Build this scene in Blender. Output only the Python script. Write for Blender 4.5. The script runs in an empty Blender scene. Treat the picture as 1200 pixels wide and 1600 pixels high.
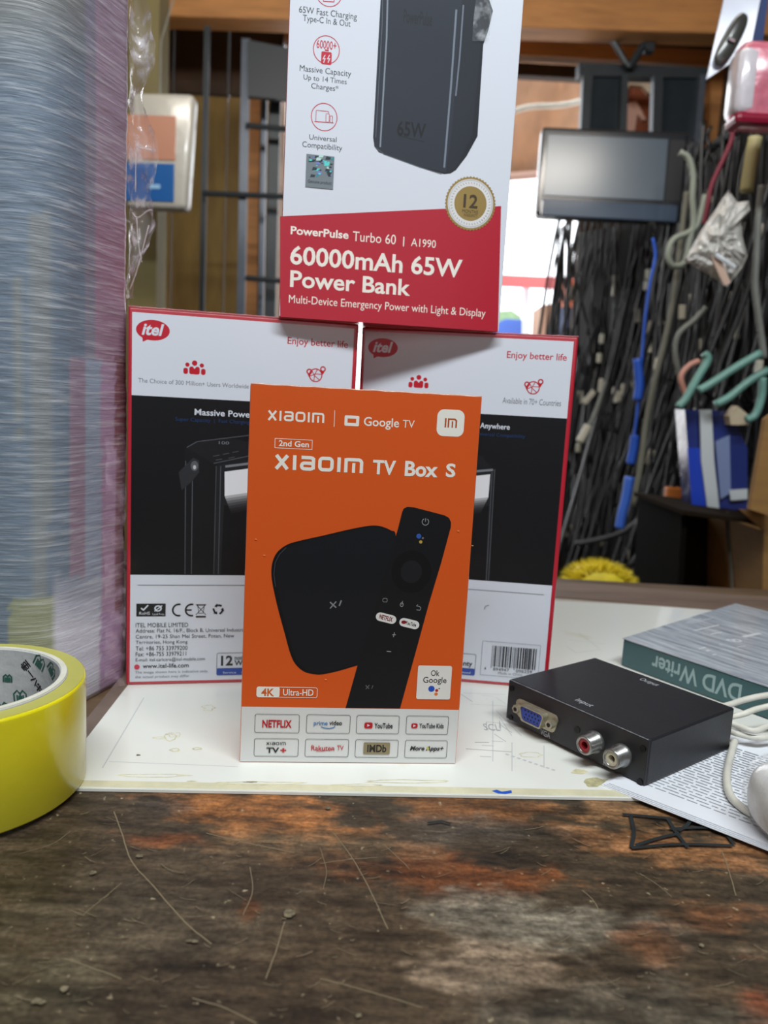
import bpy, bmesh, math, random
from mathutils import Vector, Matrix, noise
random.seed(7)
C = bpy.context.scene.collection
PI = math.pi
# ------------------------------------------------------------------ camera
F, PITCH, ROLL, HC = 1192.2, 0.14469, 0.0554, 0.18
fw = Vector((0, math.cos(PITCH), -math.sin(PITCH)))
up0 = Vector((0, math.sin(PITCH), math.cos(PITCH)))
rt0 = Vector((1, 0, 0))
RT = rt0*math.cos(ROLL) + up0*math.sin(ROLL)
UP = -rt0*math.sin(ROLL) + up0*math.cos(ROLL)
EYE = Vector((0, 0, HC))
cam = bpy.data.cameras.new('camera'); camo = bpy.data.objects.new('camera', cam); C.objects.link(camo)
M = Matrix.Identity(4)
for i in range(3):
    M[i][0] = RT[i]; M[i][1] = UP[i]; M[i][2] = -fw[i]; M[i][3] = EYE[i]
camo.matrix_world = M
cam.sensor_fit = 'VERTICAL'; cam.sensor_height = 36; cam.lens = F*36/1600
cam.clip_start = 0.01; cam.clip_end = 100
cam.dof.use_dof = True; cam.dof.focus_distance = 0.37; cam.dof.aperture_fstop = 10.5
bpy.context.scene.camera = camo
# ------------------------------------------------------------------ world, lamps, exposure
sc = bpy.context.scene
w = bpy.data.worlds.new('sky'); sc.world = w; w.use_nodes = True
bg = w.node_tree.nodes['Background']; bg.inputs[0].default_value = (0.93, 0.96, 1.0, 1); bg.inputs[1].default_value = 3.2
sc.view_settings.view_transform = 'Standard'; sc.view_settings.look = 'None'
sc.view_settings.gamma = 1; sc.view_settings.use_curve_mapping = False
sc.view_settings.exposure = 0.2
sc.cycles.max_bounces = 8; sc.cycles.transparent_max_bounces = 16
sc.cycles.sample_clamp_indirect = 4.0
def area(name, loc, target, sx, sy, power, col=(1, 1, 1)):
    l = bpy.data.lights.new(name, 'AREA'); l.shape = 'RECTANGLE'; l.size = sx; l.size_y = sy; l.energy = power; l.color = col
    o = bpy.data.objects.new(name, l); C.objects.link(o); o.location = loc
    o.rotation_euler = (Vector(target)-Vector(loc)).to_track_quat('-Z', 'Y').to_euler(); return o
area('ceiling_tube_lamp', (0.10, -0.16, 1.22), (0.05, 0.45, 0.0), 1.2, 0.12, 18, (0.92, 0.97, 1.0))
area('rear_fill_light', (-0.1, 1.0, 1.1), (0.0, 2.4, 0.75), 1.2, 0.10, 8, (1.0, 0.93, 0.84))  # added unseen fill, aimed to brighten the beam and back wall
area('front_fill_light', (0.1, -1.55, 0.75), (0.1, 0.6, 0.1), 1.5, 0.9, 3.6, (0.92, 0.96, 1.0))  # added fill from behind the camera; the front wall has no opening

# ------------------------------------------------------------------ helpers
def ray(px, py): return (fw + RT*((px-600)/F) - UP*((py-800)/F))
def atY(px, py, Y):
    d = ray(px, py); return EYE + d*(Y/d.y)
def atZ(px, py, z=0.0):
    d = ray(px, py); return EYE + d*((z-HC)/d.z)
def s2l(c):
    c = c/255.0
    return c/12.92 if c <= 0.04045 else ((c+0.055)/1.055)**2.4
def rgb(r, g, b): return (s2l(r), s2l(g), s2l(b), 1)
MATS = {}
def mat(name, col, rough=0.5, metal=0.0, coat=0.0, noise_amt=0.0, nscale=30.0, bump=0.0, bscale=60.0, bdist=0.001, emit=0.0, trans=0.0, alpha=1.0, stretch=(1, 1, 1), spec=0.5, coat_rough=0.12, bump_coat=False, sss=0.0, col2=None):
    if name in MATS: return MATS[name]
    m = bpy.data.materials.new(name); m.use_nodes = True; nt = m.node_tree; N = nt.nodes; L = nt.links
    p = N['Principled BSDF']
    p.inputs['Base Color'].default_value = col; p.inputs['Roughness'].default_value = rough; p.inputs['Metallic'].default_value = metal
    p.inputs['Coat Weight'].default_value = coat; p.inputs['Coat Roughness'].default_value = coat_rough
    p.inputs['Transmission Weight'].default_value = trans; p.inputs['Alpha'].default_value = alpha
    p.inputs['Specular IOR Level'].default_value = spec
    if sss: p.inputs['Subsurface Weight'].default_value = sss; p.inputs['Subsurface Scale'].default_value = 0.01; p.inputs['Subsurface Radius'].default_value = (1, .8, .3)
    if emit: p.inputs['Emission Color'].default_value = col; p.inputs['Emission Strength'].default_value = emit
    tc = N.new('ShaderNodeTexCoord'); mp = N.new('ShaderNodeMapping'); mp.inputs['Scale'].default_value = stretch
    L.new(tc.outputs['Object'], mp.inputs['Vector'])
    if noise_amt or col2:
        n = N.new('ShaderNodeTexNoise'); n.inputs['Scale'].default_value = nscale; n.inputs['Detail'].default_value = 6; n.inputs['Roughness'].default_value = 0.62
        L.new(mp.outputs[0], n.inputs['Vector'])
        r = N.new('ShaderNodeValToRGB'); r.color_ramp.elements[0].position = 0.32; r.color_ramp.elements[1].position = 0.68
        if col2 is None:
            r.color_ramp.elements[0].color = tuple(c*(1-noise_amt) for c in col[:3])+(1,)
            r.color_ramp.elements[1].color = tuple(min(1, c*(1+noise_amt)) for c in col[:3])+(1,)
        else:
            r.color_ramp.elements[0].color = col; r.color_ramp.elements[1].color = col2
        L.new(n.outputs['Fac'], r.inputs[0]); L.new(r.outputs[0], p.inputs['Base Color'])
    if bump:
        n2 = N.new('ShaderNodeTexNoise'); n2.inputs['Scale'].default_value = bscale; n2.inputs['Detail'].default_value = 4
        L.new(mp.outputs[0], n2.inputs['Vector'])
        b = N.new('ShaderNodeBump'); b.inputs['Strength'].default_value = bump; b.inputs['Distance'].default_value = bdist
        L.new(n2.outputs['Fac'], b.inputs['Height'])
        if bump_coat: L.new(b.outputs[0], p.inputs['Coat Normal'])
        else: L.new(b.outputs[0], p.inputs['Normal'])
    MATS[name] = m; return m
def ink(r, g, b, k=0.72):
    """flat print on film-wrapped card, from the sRGB colour of the ink"""
    col = tuple(min(0.86, c) for c in rgb(r, g, b)[:3])+(1,)
    return mat('ink_%d_%d_%d' % (r, g, b), col, rough=0.5, coat=0.3, spec=0.3, coat_rough=0.14, bump=0.25, bscale=26, bdist=0.0006, bump_coat=True)
def clear_film(name, tint, base=0.12, amt=0.6, scale=40, stretch=(1, 1, 1), rough=0.12, rot=(0, 0, 0), lo=0.45, hi=0.75):
    m = bpy.data.materials.new(name); m.use_nodes = True; nt = m.node_tree; N = nt.nodes; L = nt.links
    p = N['Principled BSDF']; p.inputs['Base Color'].default_value = tint; p.inputs['Roughness'].default_value = rough
    p.inputs['Coat Weight'].default_value = 1.0; p.inputs['Coat Roughness'].default_value = 0.06
    tc = N.new('ShaderNodeTexCoord'); mp = N.new('ShaderNodeMapping'); mp.inputs['Scale'].default_value = stretch; mp.inputs['Rotation'].default_value = rot
    L.new(tc.outputs['Object'], mp.inputs['Vector'])
    n = N.new('ShaderNodeTexNoise'); n.inputs['Scale'].default_value = scale; n.inputs['Detail'].default_value = 5; L.new(mp.outputs[0], n.inputs['Vector'])
    mr = N.new('ShaderNodeMapRange'); mr.inputs[1].default_value = lo; mr.inputs[2].default_value = hi; mr.inputs[3].default_value = base; mr.inputs[4].default_value = amt
    L.new(n.outputs['Fac'], mr.inputs[0]); L.new(mr.outputs[0], p.inputs['Alpha'])
    b = N.new('ShaderNodeBump'); b.inputs['Strength'].default_value = 0.6; b.inputs['Distance'].default_value = 0.001
    L.new(n.outputs['Fac'], b.inputs['Height']); L.new(b.outputs[0], p.inputs['Normal']); L.new(b.outputs[0], p.inputs['Coat Normal'])
    return m
def link(name, me, m, parent=None, smooth=False):
    o = bpy.data.objects.new(name, me); C.objects.link(o)
    if m is not None: me.materials.append(m)
    if smooth: me.polygons.foreach_set('use_smooth', [True]*len(me.polygons))
    if parent: o.parent = parent
    return o
def mk(name, bm, m, parent=None, smooth=False):
    me = bpy.data.meshes.new(name); bm.normal_update(); bm.to_mesh(me); bm.free(); return link(name, me, m, parent, smooth)
def tag(o, label, cat, group=None, kind=None):
    if label: o['label'] = label
    if cat: o['category'] = cat
    if group: o['group'] = group
    if kind: o['kind'] = kind
    return o
def struct(o, label=None, cat=None):
    o['kind'] = 'structure'
    if label: o['label'] = label
    if cat: o['category'] = cat
    return o
def empty(name, loc=(0, 0, 0), rz=0, label=None, cat=None, group=None, eul=None):
    o = bpy.data.objects.new(name, None); C.objects.link(o); o.empty_display_size = 0.02
    o.location = loc; o.rotation_euler = eul if eul else (0, 0, rz)
    o.matrix_world = Matrix.LocRotScale(Vector(loc), o.rotation_euler, None)
    tag(o, label, cat, group); return o
def bx(x0, x1, y0, y1, z0, z1, bev=0.0, seg=2, bm=None):
    b = bmesh.new()
    bmesh.ops.create_cube(b, size=1)
    for v in b.verts:
        v.co = Vector(((x0+x1)/2+v.co.x*(x1-x0), (y0+y1)/2+v.co.y*(y1-y0), (z0+z1)/2+v.co.z*(z1-z0)))
    if bev: bmesh.ops.bevel(b, geom=b.edges[:], offset=bev, segments=seg, affect='EDGES', profile=0.5)
    if bm is not None:
        me = bpy.data.meshes.new('t'); b.to_mesh(me); b.free(); bm.from_mesh(me); bpy.data.meshes.remove(me); return bm
    return b
def tube(pts, r, bm=None, seg=8, caps=True):
    """swept tube through points; r a number or one radius per point"""
    b = bm or bmesh.new(); pts = [Vector(p) for p in pts]; n = len(pts)
    rs = r if isinstance(r, (list, tuple)) else [r]*n
    rings = []; prev = None
    for i, p in enumerate(pts):
        t = (pts[min(i+1, n-1)]-pts[max(i-1, 0)]).normalized()
        if prev is None:
            a = Vector((0, 0, 1)) if abs(t.z) < 0.9 else Vector((1, 0, 0)); u = t.cross(a).normalized()
        else: u = (prev - t*prev.dot(t)).normalized()
        prev = u; v = t.cross(u)
        rings.append([b.verts.new(p+(u*math.cos(2*PI*k/seg)+v*math.sin(2*PI*k/seg))*rs[i]) for k in range(seg)])
    for i in range(n-1):
        for k in range(seg): b.faces.new((rings[i][k], rings[i][(k+1) % seg], rings[i+1][(k+1) % seg], rings[i+1][k]))
    if caps: b.faces.new(rings[0][::-1]); b.faces.new(rings[-1])
    return b
def smooth_path(pts, k=8):
    """Catmull-Rom through the points"""
    P = [Vector(p) for p in pts]; P = [P[0]*2-P[1]] + P + [P[-1]*2-P[-2]]; out = []
    for i in range(1, len(P)-2):
        a, b, c, d = P[i-1:i+3]
        for j in range(k):
            t = j/k; out.append(0.5*((2*b)+(c-a)*t+(2*a-5*b+4*c-d)*t*t+(3*b-a-3*c+d)*t**3))
    out.append(P[-2]); return out
def lathe(profile, bm=None, seg=64, c=(0, 0, 0), close=False):
    b = bm or bmesh.new(); rings = []
    for r, z in profile: rings.append([b.verts.new((c[0]+r*math.cos(2*PI*k/seg), c[1]+r*math.sin(2*PI*k/seg), c[2]+z)) for k in range(seg)])
    m = len(rings)
    for i in range(m if close else m-1):
        for k in range(seg): b.faces.new((rings[i][k], rings[i][(k+1) % seg], rings[(i+1) % m][(k+1) % seg], rings[(i+1) % m][k]))
    return b
def prism(poly, z0, z1, bm=None, bev=0.0):
    b = bm or bmesh.new()
    a = [b.verts.new((p[0], p[1], z0)) for p in poly]; t = [b.verts.new((p[0], p[1], z1)) for p in poly]; n = len(poly)
    b.faces.new(a[::-1]); b.faces.new(t)
    for i in range(n): b.faces.new((a[i], a[(i+1) % n], t[(i+1) % n], t[i]))
    bmesh.ops.recalc_face_normals(b, faces=b.faces[:])
    if bev: bmesh.ops.bevel(b, geom=b.edges[:], offset=bev, segments=2, affect='EDGES')
    return b
def slab(corners, depth, bm=None):
    """a flat piece with its front outline in space and a thickness going back (+Y)"""
    b = bm or bmesh.new(); cs = [Vector(c) for c in corners]; n = len(cs)
    dv = Vector(depth) if hasattr(depth, '__len__') else Vector((0, depth, 0))
    a = [b.verts.new(c) for c in cs]; t = [b.verts.new(c+dv) for c in cs]
    b.faces.new(a); b.faces.new(t[::-1])
    for i in range(n): b.faces.new((a[i], t[i], t[(i+1) % n], a[(i+1) % n]))
    bmesh.ops.recalc_face_normals(b, faces=b.faces[:]); return b

# ---- flat print: every mark is thin geometry laid on the face of its thing
_tc = {}
def text_mesh(body, bold=0.0, shear=0.0):
    k = (body, bold, shear)
    if k in _tc: return _tc[k]
    c = bpy.data.curves.new('t', 'FONT'); c.body = body; c.offset = bold; c.shear = shear; c.resolution_u = 3
    o = bpy.data.objects.new('t', c); me = bpy.data.meshes.new_from_object(o)
    vs = [(v.co.x, v.co.y) for v in me.vertices]; fs = [tuple(p.vertices) for p in me.polygons]
    bpy.data.objects.remove(o); bpy.data.curves.remove(c); bpy.data.meshes.remove(me)
    x0 = min(v[0] for v in vs); x1 = max(v[0] for v in vs); y0 = min(v[1] for v in vs); y1 = max(v[1] for v in vs)
    vs = [((x-x0)/(x1-x0), (y-y0)/(y1-y0)) for x, y in vs]
    _tc[k] = (vs, fs); return _tc[k]
class Face:
    """a printable plane of an object: O origin, U right, V up, N out, in the object's own space; pixel points are carried onto it through the camera"""
    def __init__(s, root, O, U, V, N, step=3e-6, fn=None):
        s.root = root; s.O = Vector(O); s.U = Vector(U); s.V = Vector(V); s.N = Vector(N); s.lay = 3e-5; s.step = step; s.parts = {}; s.fn = fn
        s.mw = root.matrix_world.copy() if root else Matrix.Identity(4); s.inv = s.mw.inverted()
    def uv(s, p):
        o = s.inv @ EYE; d = (s.inv.to_3x3() @ ray(*p)); t = (s.O-o).dot(s.N)/d.dot(s.N); q = o+d*t-s.O
        return (q.dot(s.U), q.dot(s.V))
    def pt(s, u, v):
        if s.fn: return s.fn(u, v, s.lay)
        return s.O+s.U*u+s.V*v+s.N*s.lay
    def add(s, part, m, vs, fs):
        if isinstance(part, str): part = (part, 0)
        k = (part, m.name); d = s.parts.setdefault(k, [[], [], m]); b = len(d[0])
        d[0].extend(s.pt(*v) for v in vs); d[1].extend(tuple(i+b for i in f) for f in fs); s.lay += s.step
    def poly(s, part, m, pts, px=True):
        if px: pts = [s.uv(p) for p in pts]
        s.add(part, m, pts, [tuple(range(len(pts)))])
    def rrect(s, part, m, a, b, r=0.0, line=0.0, n=6):
        """rounded rectangle between corners a and b (uv); line>0 draws only its outline"""
        x0, x1 = sorted((a[0], b[0])); y0, y1 = sorted((a[1], b[1])); r = min(r, (x1-x0)/2, (y1-y0)/2)
        def outline(x0, x1, y0, y1, r):
            o = []
            for cx, cy, a0 in ((x1-r, y1-r, 0), (x0+r, y1-r, 90), (x0+r, y0+r, 180), (x1-r, y0+r, 270)):
                for i in range(n+1):
                    t = math.radians(a0+90*i/n); o.append((cx+r*math.cos(t), cy+r*math.sin(t)))
            return o
        A = outline(x0, x1, y0, y1, r)
        if not line: s.add(part, m, A, [tuple(range(len(A)))])
        else:
            B = outline(x0+line, x1-line, y0+line, y1-line, max(r-line, 0)); k = len(A)
            s.add(part, m, A+B, [(i, (i+1) % k, k+(i+1) % k, k+i) for i in range(k)])
    def disc(s, part, m, c, rx, ry=None, hole=0.0, n=40, zig=0.0):
        ry = ry or rx; A = []
        for i in range(n):
            t = 2*PI*i/n; f = 1+(zig if i % 2 else 0); A.append((c[0]+rx*f*math.cos(t), c[1]+ry*f*math.sin(t)))
        if hole:
            B = [(c[0]+rx*hole*math.cos(2*PI*i/n), c[1]+ry*hole*math.sin(2*PI*i/n)) for i in range(n)]
            s.add(part, m, A+B, [(i, (i+1) % n, n+(i+1) % n, n+i) for i in range(n)])
        else: s.add(part, m, A, [tuple(range(n))])
    def stroke(s, part, m, pts, wd, px=True, closed=False):
        if px: pts = [s.uv(p) for p in pts]
        P = [Vector((p[0], p[1])) for p in pts]; n = len(P); A = []; B = []
        for i in range(n):
            a = P[(i-1) % n] if closed or i else P[0]; c = P[(i+1) % n] if closed or i < n-1 else P[-1]
            d0 = (P[i]-a); d1 = (c-P[i])
            d0 = d0.normalized() if d0.length > 1e-9 else d1.normalized(); d1 = d1.normalized() if d1.length > 1e-9 else d0
            t = (d0+d1); t = t.normalized() if t.length > 1e-6 else d0
            nn = Vector((-t.y, t.x)); k = 1/max(0.5, nn.dot(Vector((-d0.y, d0.x))))
            A.append(tuple(P[i]+nn*wd/2*k)); B.append(tuple(P[i]-nn*wd/2*k))
        rng = range(n if closed else n-1)
        s.add(part, m, A+B, [(i, (i+1) % n, n+(i+1) % n, n+i) for i in rng])
    def text(s, part, m, body, bl, tr, bold=0.0, shear=0.0, px=True, flip=False):
        s.serial = getattr(s, 'serial', 0)+1; part = (part, s.serial)
        if px: bl = s.uv(bl); tr = s.uv(tr)
        vs, fs = text_mesh(body, bold, shear)
        if flip: vs = [(1-x, 1-y) for x, y in vs]
        s.add(part, m, [(bl[0]+x*(tr[0]-bl[0]), bl[1]+y*(tr[1]-bl[1])) for x, y in vs], fs)
    def flush(s):
        out = {}
        for ((part, sn), mn), (vs, fs, m) in s.parts.items():
            me = bpy.data.meshes.new(part); me.from_pydata([tuple(v) for v in vs], [], fs); me.update()
            out[(part, mn)] = link(part, me, m, s.root)
        return out

# ------------------------------------------------------------------ materials
WHITE = ink(216, 222, 232); RED = ink(190, 24, 44); DRED = ink(150, 14, 34); BLACK = ink(14, 15, 19); INKD = ink(50, 52, 56)
ORANGE = ink(226, 96, 28); CREAM = ink(240, 236, 226); GREY = ink(120, 124, 130)
WOOD_T = mat('tan_timber', rgb(150, 105, 55), 0.6, noise_amt=0.25, nscale=6, stretch=(1, 1, 8), bump=0.3)
WOOD_B = mat('orange_beam_timber', rgb(184, 128, 74), 0.6, noise_amt=0.22, nscale=5, stretch=(1, 6, 8), bump=0.2)
WOOD_D = mat('dark_timber', rgb(62, 44, 28), 0.7, noise_amt=0.35, nscale=7)
PLY = mat('olive_plywood', rgb(160, 132, 70), 0.6, noise_amt=0.25, nscale=4, stretch=(3, 1, 0.6), col2=rgb(118, 92, 42))
STEEL = mat('grey_painted_steel', rgb(46, 53, 58), 0.45, noise_amt=0.15, nscale=12, metal=0.2)
STEEL_L = mat('pale_steel', rgb(86, 94, 106), 0.4, metal=0.4, noise_amt=0.1)
CARD = mat('brown_cardboard', rgb(150, 112, 62), 0.8, noise_amt=0.12, nscale=14, stretch=(1, 1, 6))
CBLACK = mat('black_cable_rubber', rgb(15, 15, 17), 0.42, noise_amt=0.2)
CGREY = mat('grey_cable_rubber', rgb(120, 122, 116), 0.5, noise_amt=0.15)
CWHITE = mat('white_cable_rubber', rgb(214, 212, 200), 0.45, noise_amt=0.12, nscale=60)

# ------------------------------------------------------------------ the room
FL = -0.9
fl = struct(mk('floor', bx(-1.7, 1.7, -2, 3.0, FL-0.05, FL), mat('grey_cement', rgb(110, 104, 96), 0.8, noise_amt=0.2, nscale=5, bump=0.3)))
ce = struct(mk('ceiling', bx(-1.7, 1.7, -2, 3.0, 1.52, 1.58), mat('ceiling_board', rgb(150, 130, 100), 0.8, noise_amt=0.15, nscale=3)))
struct(mk('wall_left', bx(-1.7, -1.62, -2, 2.96, FL, 1.52), PLY))
struct(mk('wall_right', bx(0.98, 1.06, -2, 2.96, FL, 1.52), mat('shelf_back_board', rgb(64, 50, 38), 0.8, noise_amt=0.3, nscale=4)))
struct(mk('wall_front', bx(-1.62, 0.98, -2, -1.92, FL, 1.52), mat('front_wall_paint', rgb(150, 150, 148), 0.8, noise_amt=0.1)))
YB = 2.6
def bgbox(px0, px1, py0, py1, Y, d, m, name, parent=None, bev=0.0):
    """an upright box whose front stands at distance Y and covers the given span there"""
    cx, cy = (px0+px1)/2, (py0+py1)/2
    xa = atY(px0, cy, Y).x; xb = atY(px1, cy, Y).x; zt = atY(cx, py0, Y).z; zb = atY(cx, py1, Y).z
    return mk(name, bx(xa, xb, Y, Y+d, zb, zt, bev), m, parent)
# back wall: timber boards left of the opening, header over it, sill below
wb = struct(empty('wall_back', (0, YB, FL)), 'timber back wall of the shop with an opening to the street', 'wall')
def wpart(name, x0, x1, z0, z1, y0=0.0, y1=0.05, m=PLY, par=None):
    return mk(name, bx(x0, x1, y0, y1, z0-FL, z1-FL, 0.003), m, par or wb)
zA = lambda py, px=340: atY(px, py, YB).z
xA = lambda px, py=300: atY(px, py, YB).x
X0 = xA(205); X1 = xA(438, 300)
nb = 7
for i in range(nb):     # vertical boards of the plywood-clad wall
    a = -1.62+(X1+1.62)*i/nb; b = -1.62+(X1+1.62)*(i+1)/nb-0.006
    wpart('board', a, b, FL+0.02, zA(150), 0.004*(i % 2), 0.05)
    wpart('upper_board', a, b, zA(148), 1.50, 0.0, 0.045, WOOD_D)
zH = zA(118, 830)
wpart('header_board', X1, 0.98, zA(70, 830), 1.50, 0.02, 0.06, WOOD_D)
wpart('header_batten', X1, 0.98, zA(97, 900), zA(73, 900), -0.03, 0.02, WOOD_B)
wpart('lower_header', X1, 0.98, zH, zA(98, 830), 0.0, 0.04, WOOD_D)
wpart('sill_board', X1, 0.98, FL+0.02, -0.16, 0.0, 0.05, WOOD_D)
xR = xA(900, 300)
wpart('side_board', xR+0.03, 0.98, -0.16, zH, 0.03, 0.05, WOOD_D)
# big orange beam across the top
def beam():
    A, B = atY(180, 22, 2.2), atY(1130, 52, 2.2)
    r = bx(-1.62, 0.98, 2.2, 2.28, 0, 0.22, 0.004); 
    sl = (B.z-A.z)/(B.x-A.x)
    for v in r.verts: v.co.z += A.z+sl*(v.co.x-A.x)
    return r
struct(mk('ceiling_beam', beam(), WOOD_B), 'wide orange-brown timber beam across the top of the shop', 'beam')
# olive post at the left
struct(bgbox(196, 241, -60, 1500, 1.9, 0.08, mat('olive_post_paint', rgb(112, 102, 62), 0.6, noise_amt=0.12, nscale=6), 'trim_1'), 'olive painted post behind the wrapped bundle', 'post')

# steel grille in front of the boards
gr = empty('steel_grille', atY(380, 1500, 2.2), 0, 'dark steel grille with round cross rods standing before the plywood wall', 'grille')
def gpart(name, m, bmw):
    for v in bmw.verts: v.co -= gr.location
    return mk(name, bmw, m, gr)
def bar(name, px0, py0, px1, py1, Y, w, m, d=0.012):
    a = atY(px0, py0, Y); b = atY(px1, py1, Y)
    dr = (b-a).normalized(); sd = Vector((0, 1, 0)).cross(dr).normalized()*w/2
    return gpart(name, m, slab([a-sd, a+sd, b+sd, b-sd], d))
bar('upright', 323, 40, 307, 900, 2.16, 0.014, STEEL)
bar('upright', 384, 60, 368, 900, 2.14, 0.021, STEEL_L)
bar('upright', 430, 150, 412, 900, 2.20, 0.030, STEEL)
bar('upright', 413, 150, 400, 900, 2.24, 0.014, STEEL_L)
gpart('head_plate', mat('dark_steel_plate', rgb(44, 50, 56), .5), slab([atY(387, 62, 2.12), atY(452, 75, 2.12), atY(452, 156, 2.12), atY(387, 150, 2.12)], 0.02))
for py in (196, 302, 434):
    x0 = 384 if py != 302 else 316
    gpart('cross_rod', STEEL, tube([atY(x0, py, 2.13), atY(440, py+5, 2.13), atY(470, py+7, 2.13)], 0.0075))
# orange plank and brown board seen through the grille
pk = empty('leaning_plank', atY(395, 900, 2.45), 0, 'orange-brown timber plank standing behind the steel grille', 'plank')
def rel(bm, root):
    for v in bm.verts: v.co -= Vector(root.location)
    return bm
mk('plank_face', rel(slab([atY(388, 130, 2.45), atY(407, 132, 2.45), atY(394, 900, 2.45), atY(372, 900, 2.45)], 0.03), pk), WOOD_B, pk)
mk('plank_edge', rel(slab([atY(408, 132, 2.46), atY(415, 132, 2.46), atY(402, 900, 2.46), atY(395, 900, 2.46)], 0.03), pk), WOOD_D, pk)
tag(mk('pale_door_jamb', slab([atY(434, 130, 2.5), atY(446, 130, 2.5), atY(440, 900, 2.5), atY(424, 900, 2.5)], 0.06), mat('pinkish_cream_paint', rgb(232, 206, 190), 0.5)), 'pale pinkish jamb at the left edge of the street opening', 'jamb')

# stuff seen through the street opening
OUT = mat('street_concrete', rgb(205, 200, 195), 0.8, noise_amt=0.1)
struct(mk('street_ground', bx(-4, 5, 3.0, 12, FL-0.06, FL-0.01), OUT), 'pale sunlit street beyond the opening', 'ground')
aw = empty('street_awning', atY(830, 200, 4.0), 0, 'tan cloth awning hanging over the bright street opening', 'awning')
AWN = mat('tan_awning_cloth', rgb(176, 140, 110), 0.8, noise_amt=0.2, nscale=2.5, col2=rgb(140, 112, 92))
def awm():
    b = bmesh.new(); P = []
    for j in range(7):
        row = []
        for i in range(13):
            a = atY(770+i*14, 95+j*30+(5*math.sin(i*.6) if j == 6 else 0), 4.0+0.05*math.sin(i*0.9+j)+j*0.02)
            row.append(b.verts.new(a-Vector(aw.location)))
        P.append(row)
    for j in range(6):
        for i in range(12): b.faces.new((P[j][i], P[j+1][i], P[j+1][i+1], P[j][i+1]))
    bmesh.ops.solidify(b, geom=b.faces[:], thickness=0.01); return b
mk('cloth', awm(), AWN, aw, True)
mk('awning_pole', rel(tube([atY(760, 120, 4.05), Vector((atY(760, 120, 4.05).x, 4.05, FL-.01))], .02), aw), STEEL, aw); mk('hem_tube', rel(tube([atY(775, 278, 3.98), atY(850, 272, 3.98), atY(930, 270, 3.98)], 0.02), aw), mat('awning_hem', rgb(150, 118, 104), 0.7), aw)
tag(mk('power_cable', tube(smooth_path([atY(770, 185, 3.2), atY(815, 170, 3.2), atY(840, 166, 3.2), atY(880, 164, 3.2), atY(940, 150, 3.2)]), 0.011), CWHITE), 'thick white cable crossing in front of the tan awning', 'cable')
tag(mk('dangling_wire', tube(smooth_path([atY(893, 345, 2.5), atY(888, 420, 2.5), atY(884, 480, 2.5), atY(878, 620, 2.5)]), 0.004), CBLACK), 'thin dark wire hanging below the monitor before the bright opening', 'wire')
sr = empty('street_rail', (atY(835, 440, 5).x, 5.0, FL), 0, 'red horizontal rail on posts out in the street', 'rail')
RR = mat('red_rail_paint', rgb(190, 90, 90), 0.5)
mk('rail_bar', rel(slab([atY(640, 422, 5), atY(900, 434, 5), atY(900, 452, 5), atY(640, 440, 5)], 0.05), sr), RR, sr)
for px in (650, 894):
    a = atY(px, 440, 5.0); mk('post', rel(bx(a.x-.02, a.x+.02, 5.005, 5.045, FL-.01, a.z), sr), RR, sr)
st = empty('street_stall', atY(845, 900, 5.2), 0, 'brown and white stall in the street beside a blue tarpaulin', 'stall')
mk('stall_cloth', rel(slab([atY(845, 478, 5.2), atY(880, 470, 5.2), atY(885, 1040, 5.2), atY(820, 1040, 5.2)], 0.3), st), mat('brown_stall_cloth', rgb(150, 120, 98), 0.8), st)
mk('stall_post', rel(slab([atY(818, 440, 5.1), atY(828, 440, 5.1), atY(828, 1045, 5.1), atY(818, 1045, 5.1)], 0.05), st), mat('stall_post_paint', rgb(190, 195, 200), 0.6), st)
tag(mk('blue_tarpaulin', slab([atY(770, 508, 5.6), atY(790, 498, 5.6), atY(822, 500, 5.6), atY(826, 1025, 5.6), atY(770, 1025, 5.6)], 0.4), mat('blue_tarp', rgb(70, 105, 190), 0.6)), 'blue tarpaulin in the street just above the right carton', 'tarpaulin')
tag(mk('street_hedge', slab([atY(774, 486, 7.5), atY(800, 484, 7.5), atY(815, 494, 7.5), atY(815, 985, 7.5), atY(774, 985, 7.5)], 0.3), mat('hedge_green', rgb(120, 145, 110), 0.9, noise_amt=0.3)), 'green hedge far away in the street', 'hedge')
tag(mk('orange_crate', bx(atY(888, 450, 3.3).x, atY(935, 450, 3.3).x, 3.3, 3.5, atY(900, 476, 3.3).z, atY(900, 436, 3.3).z, 0.01), mat('orange_plastic', rgb(226, 118, 74), 0.5)), 'orange plastic crate outside beside the hanging cables', 'crate')
tag(mk('navy_cloth', slab([atY(880, 478, 3.4), atY(935, 476, 3.4), atY(935, 900, 3.4), atY(872, 900, 3.4)], 0.1), mat('navy_cloth', rgb(46, 62, 96), 0.8, noise_amt=0.3)), 'dark blue cloth hanging below the orange crate outside', 'cloth')

# steel frame with cabinets over the monitor
sf = empty('glazed_cabinet', atY(1000, 110, 2.3), 0, 'dark grey steel cabinet with two dark panels above the monitor', 'cabinet')
GLS = mat('dark_panel_glass', rgb(38, 46, 52), 0.2, noise_amt=0.1)
def sfp(name, m, pts, Y, d): return mk(name, rel(slab([atY(x, y, Y) for x, y in pts], d), sf), m, sf)
sfp('top_rail', STEEL, [(905, 98), (1112, 106), (1112, 122), (905, 118)], 2.30, 0.04)
sfp('upright', STEEL, [(912, 104), (926, 104), (916, 330), (902, 330)], 2.29, 0.03)
sfp('upright', STEEL, [(972, 116), (982, 116), (976, 330), (964, 330)], 2.28, 0.03)
sfp('upright', STEEL, [(1022, 116), (1036, 116), (1030, 330), (1016, 330)], 2.28, 0.03)
sfp('upright', STEEL_L, [(1094, 116), (1104, 116), (1088, 300), (1078, 300)], 2.28, 0.03)
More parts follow.
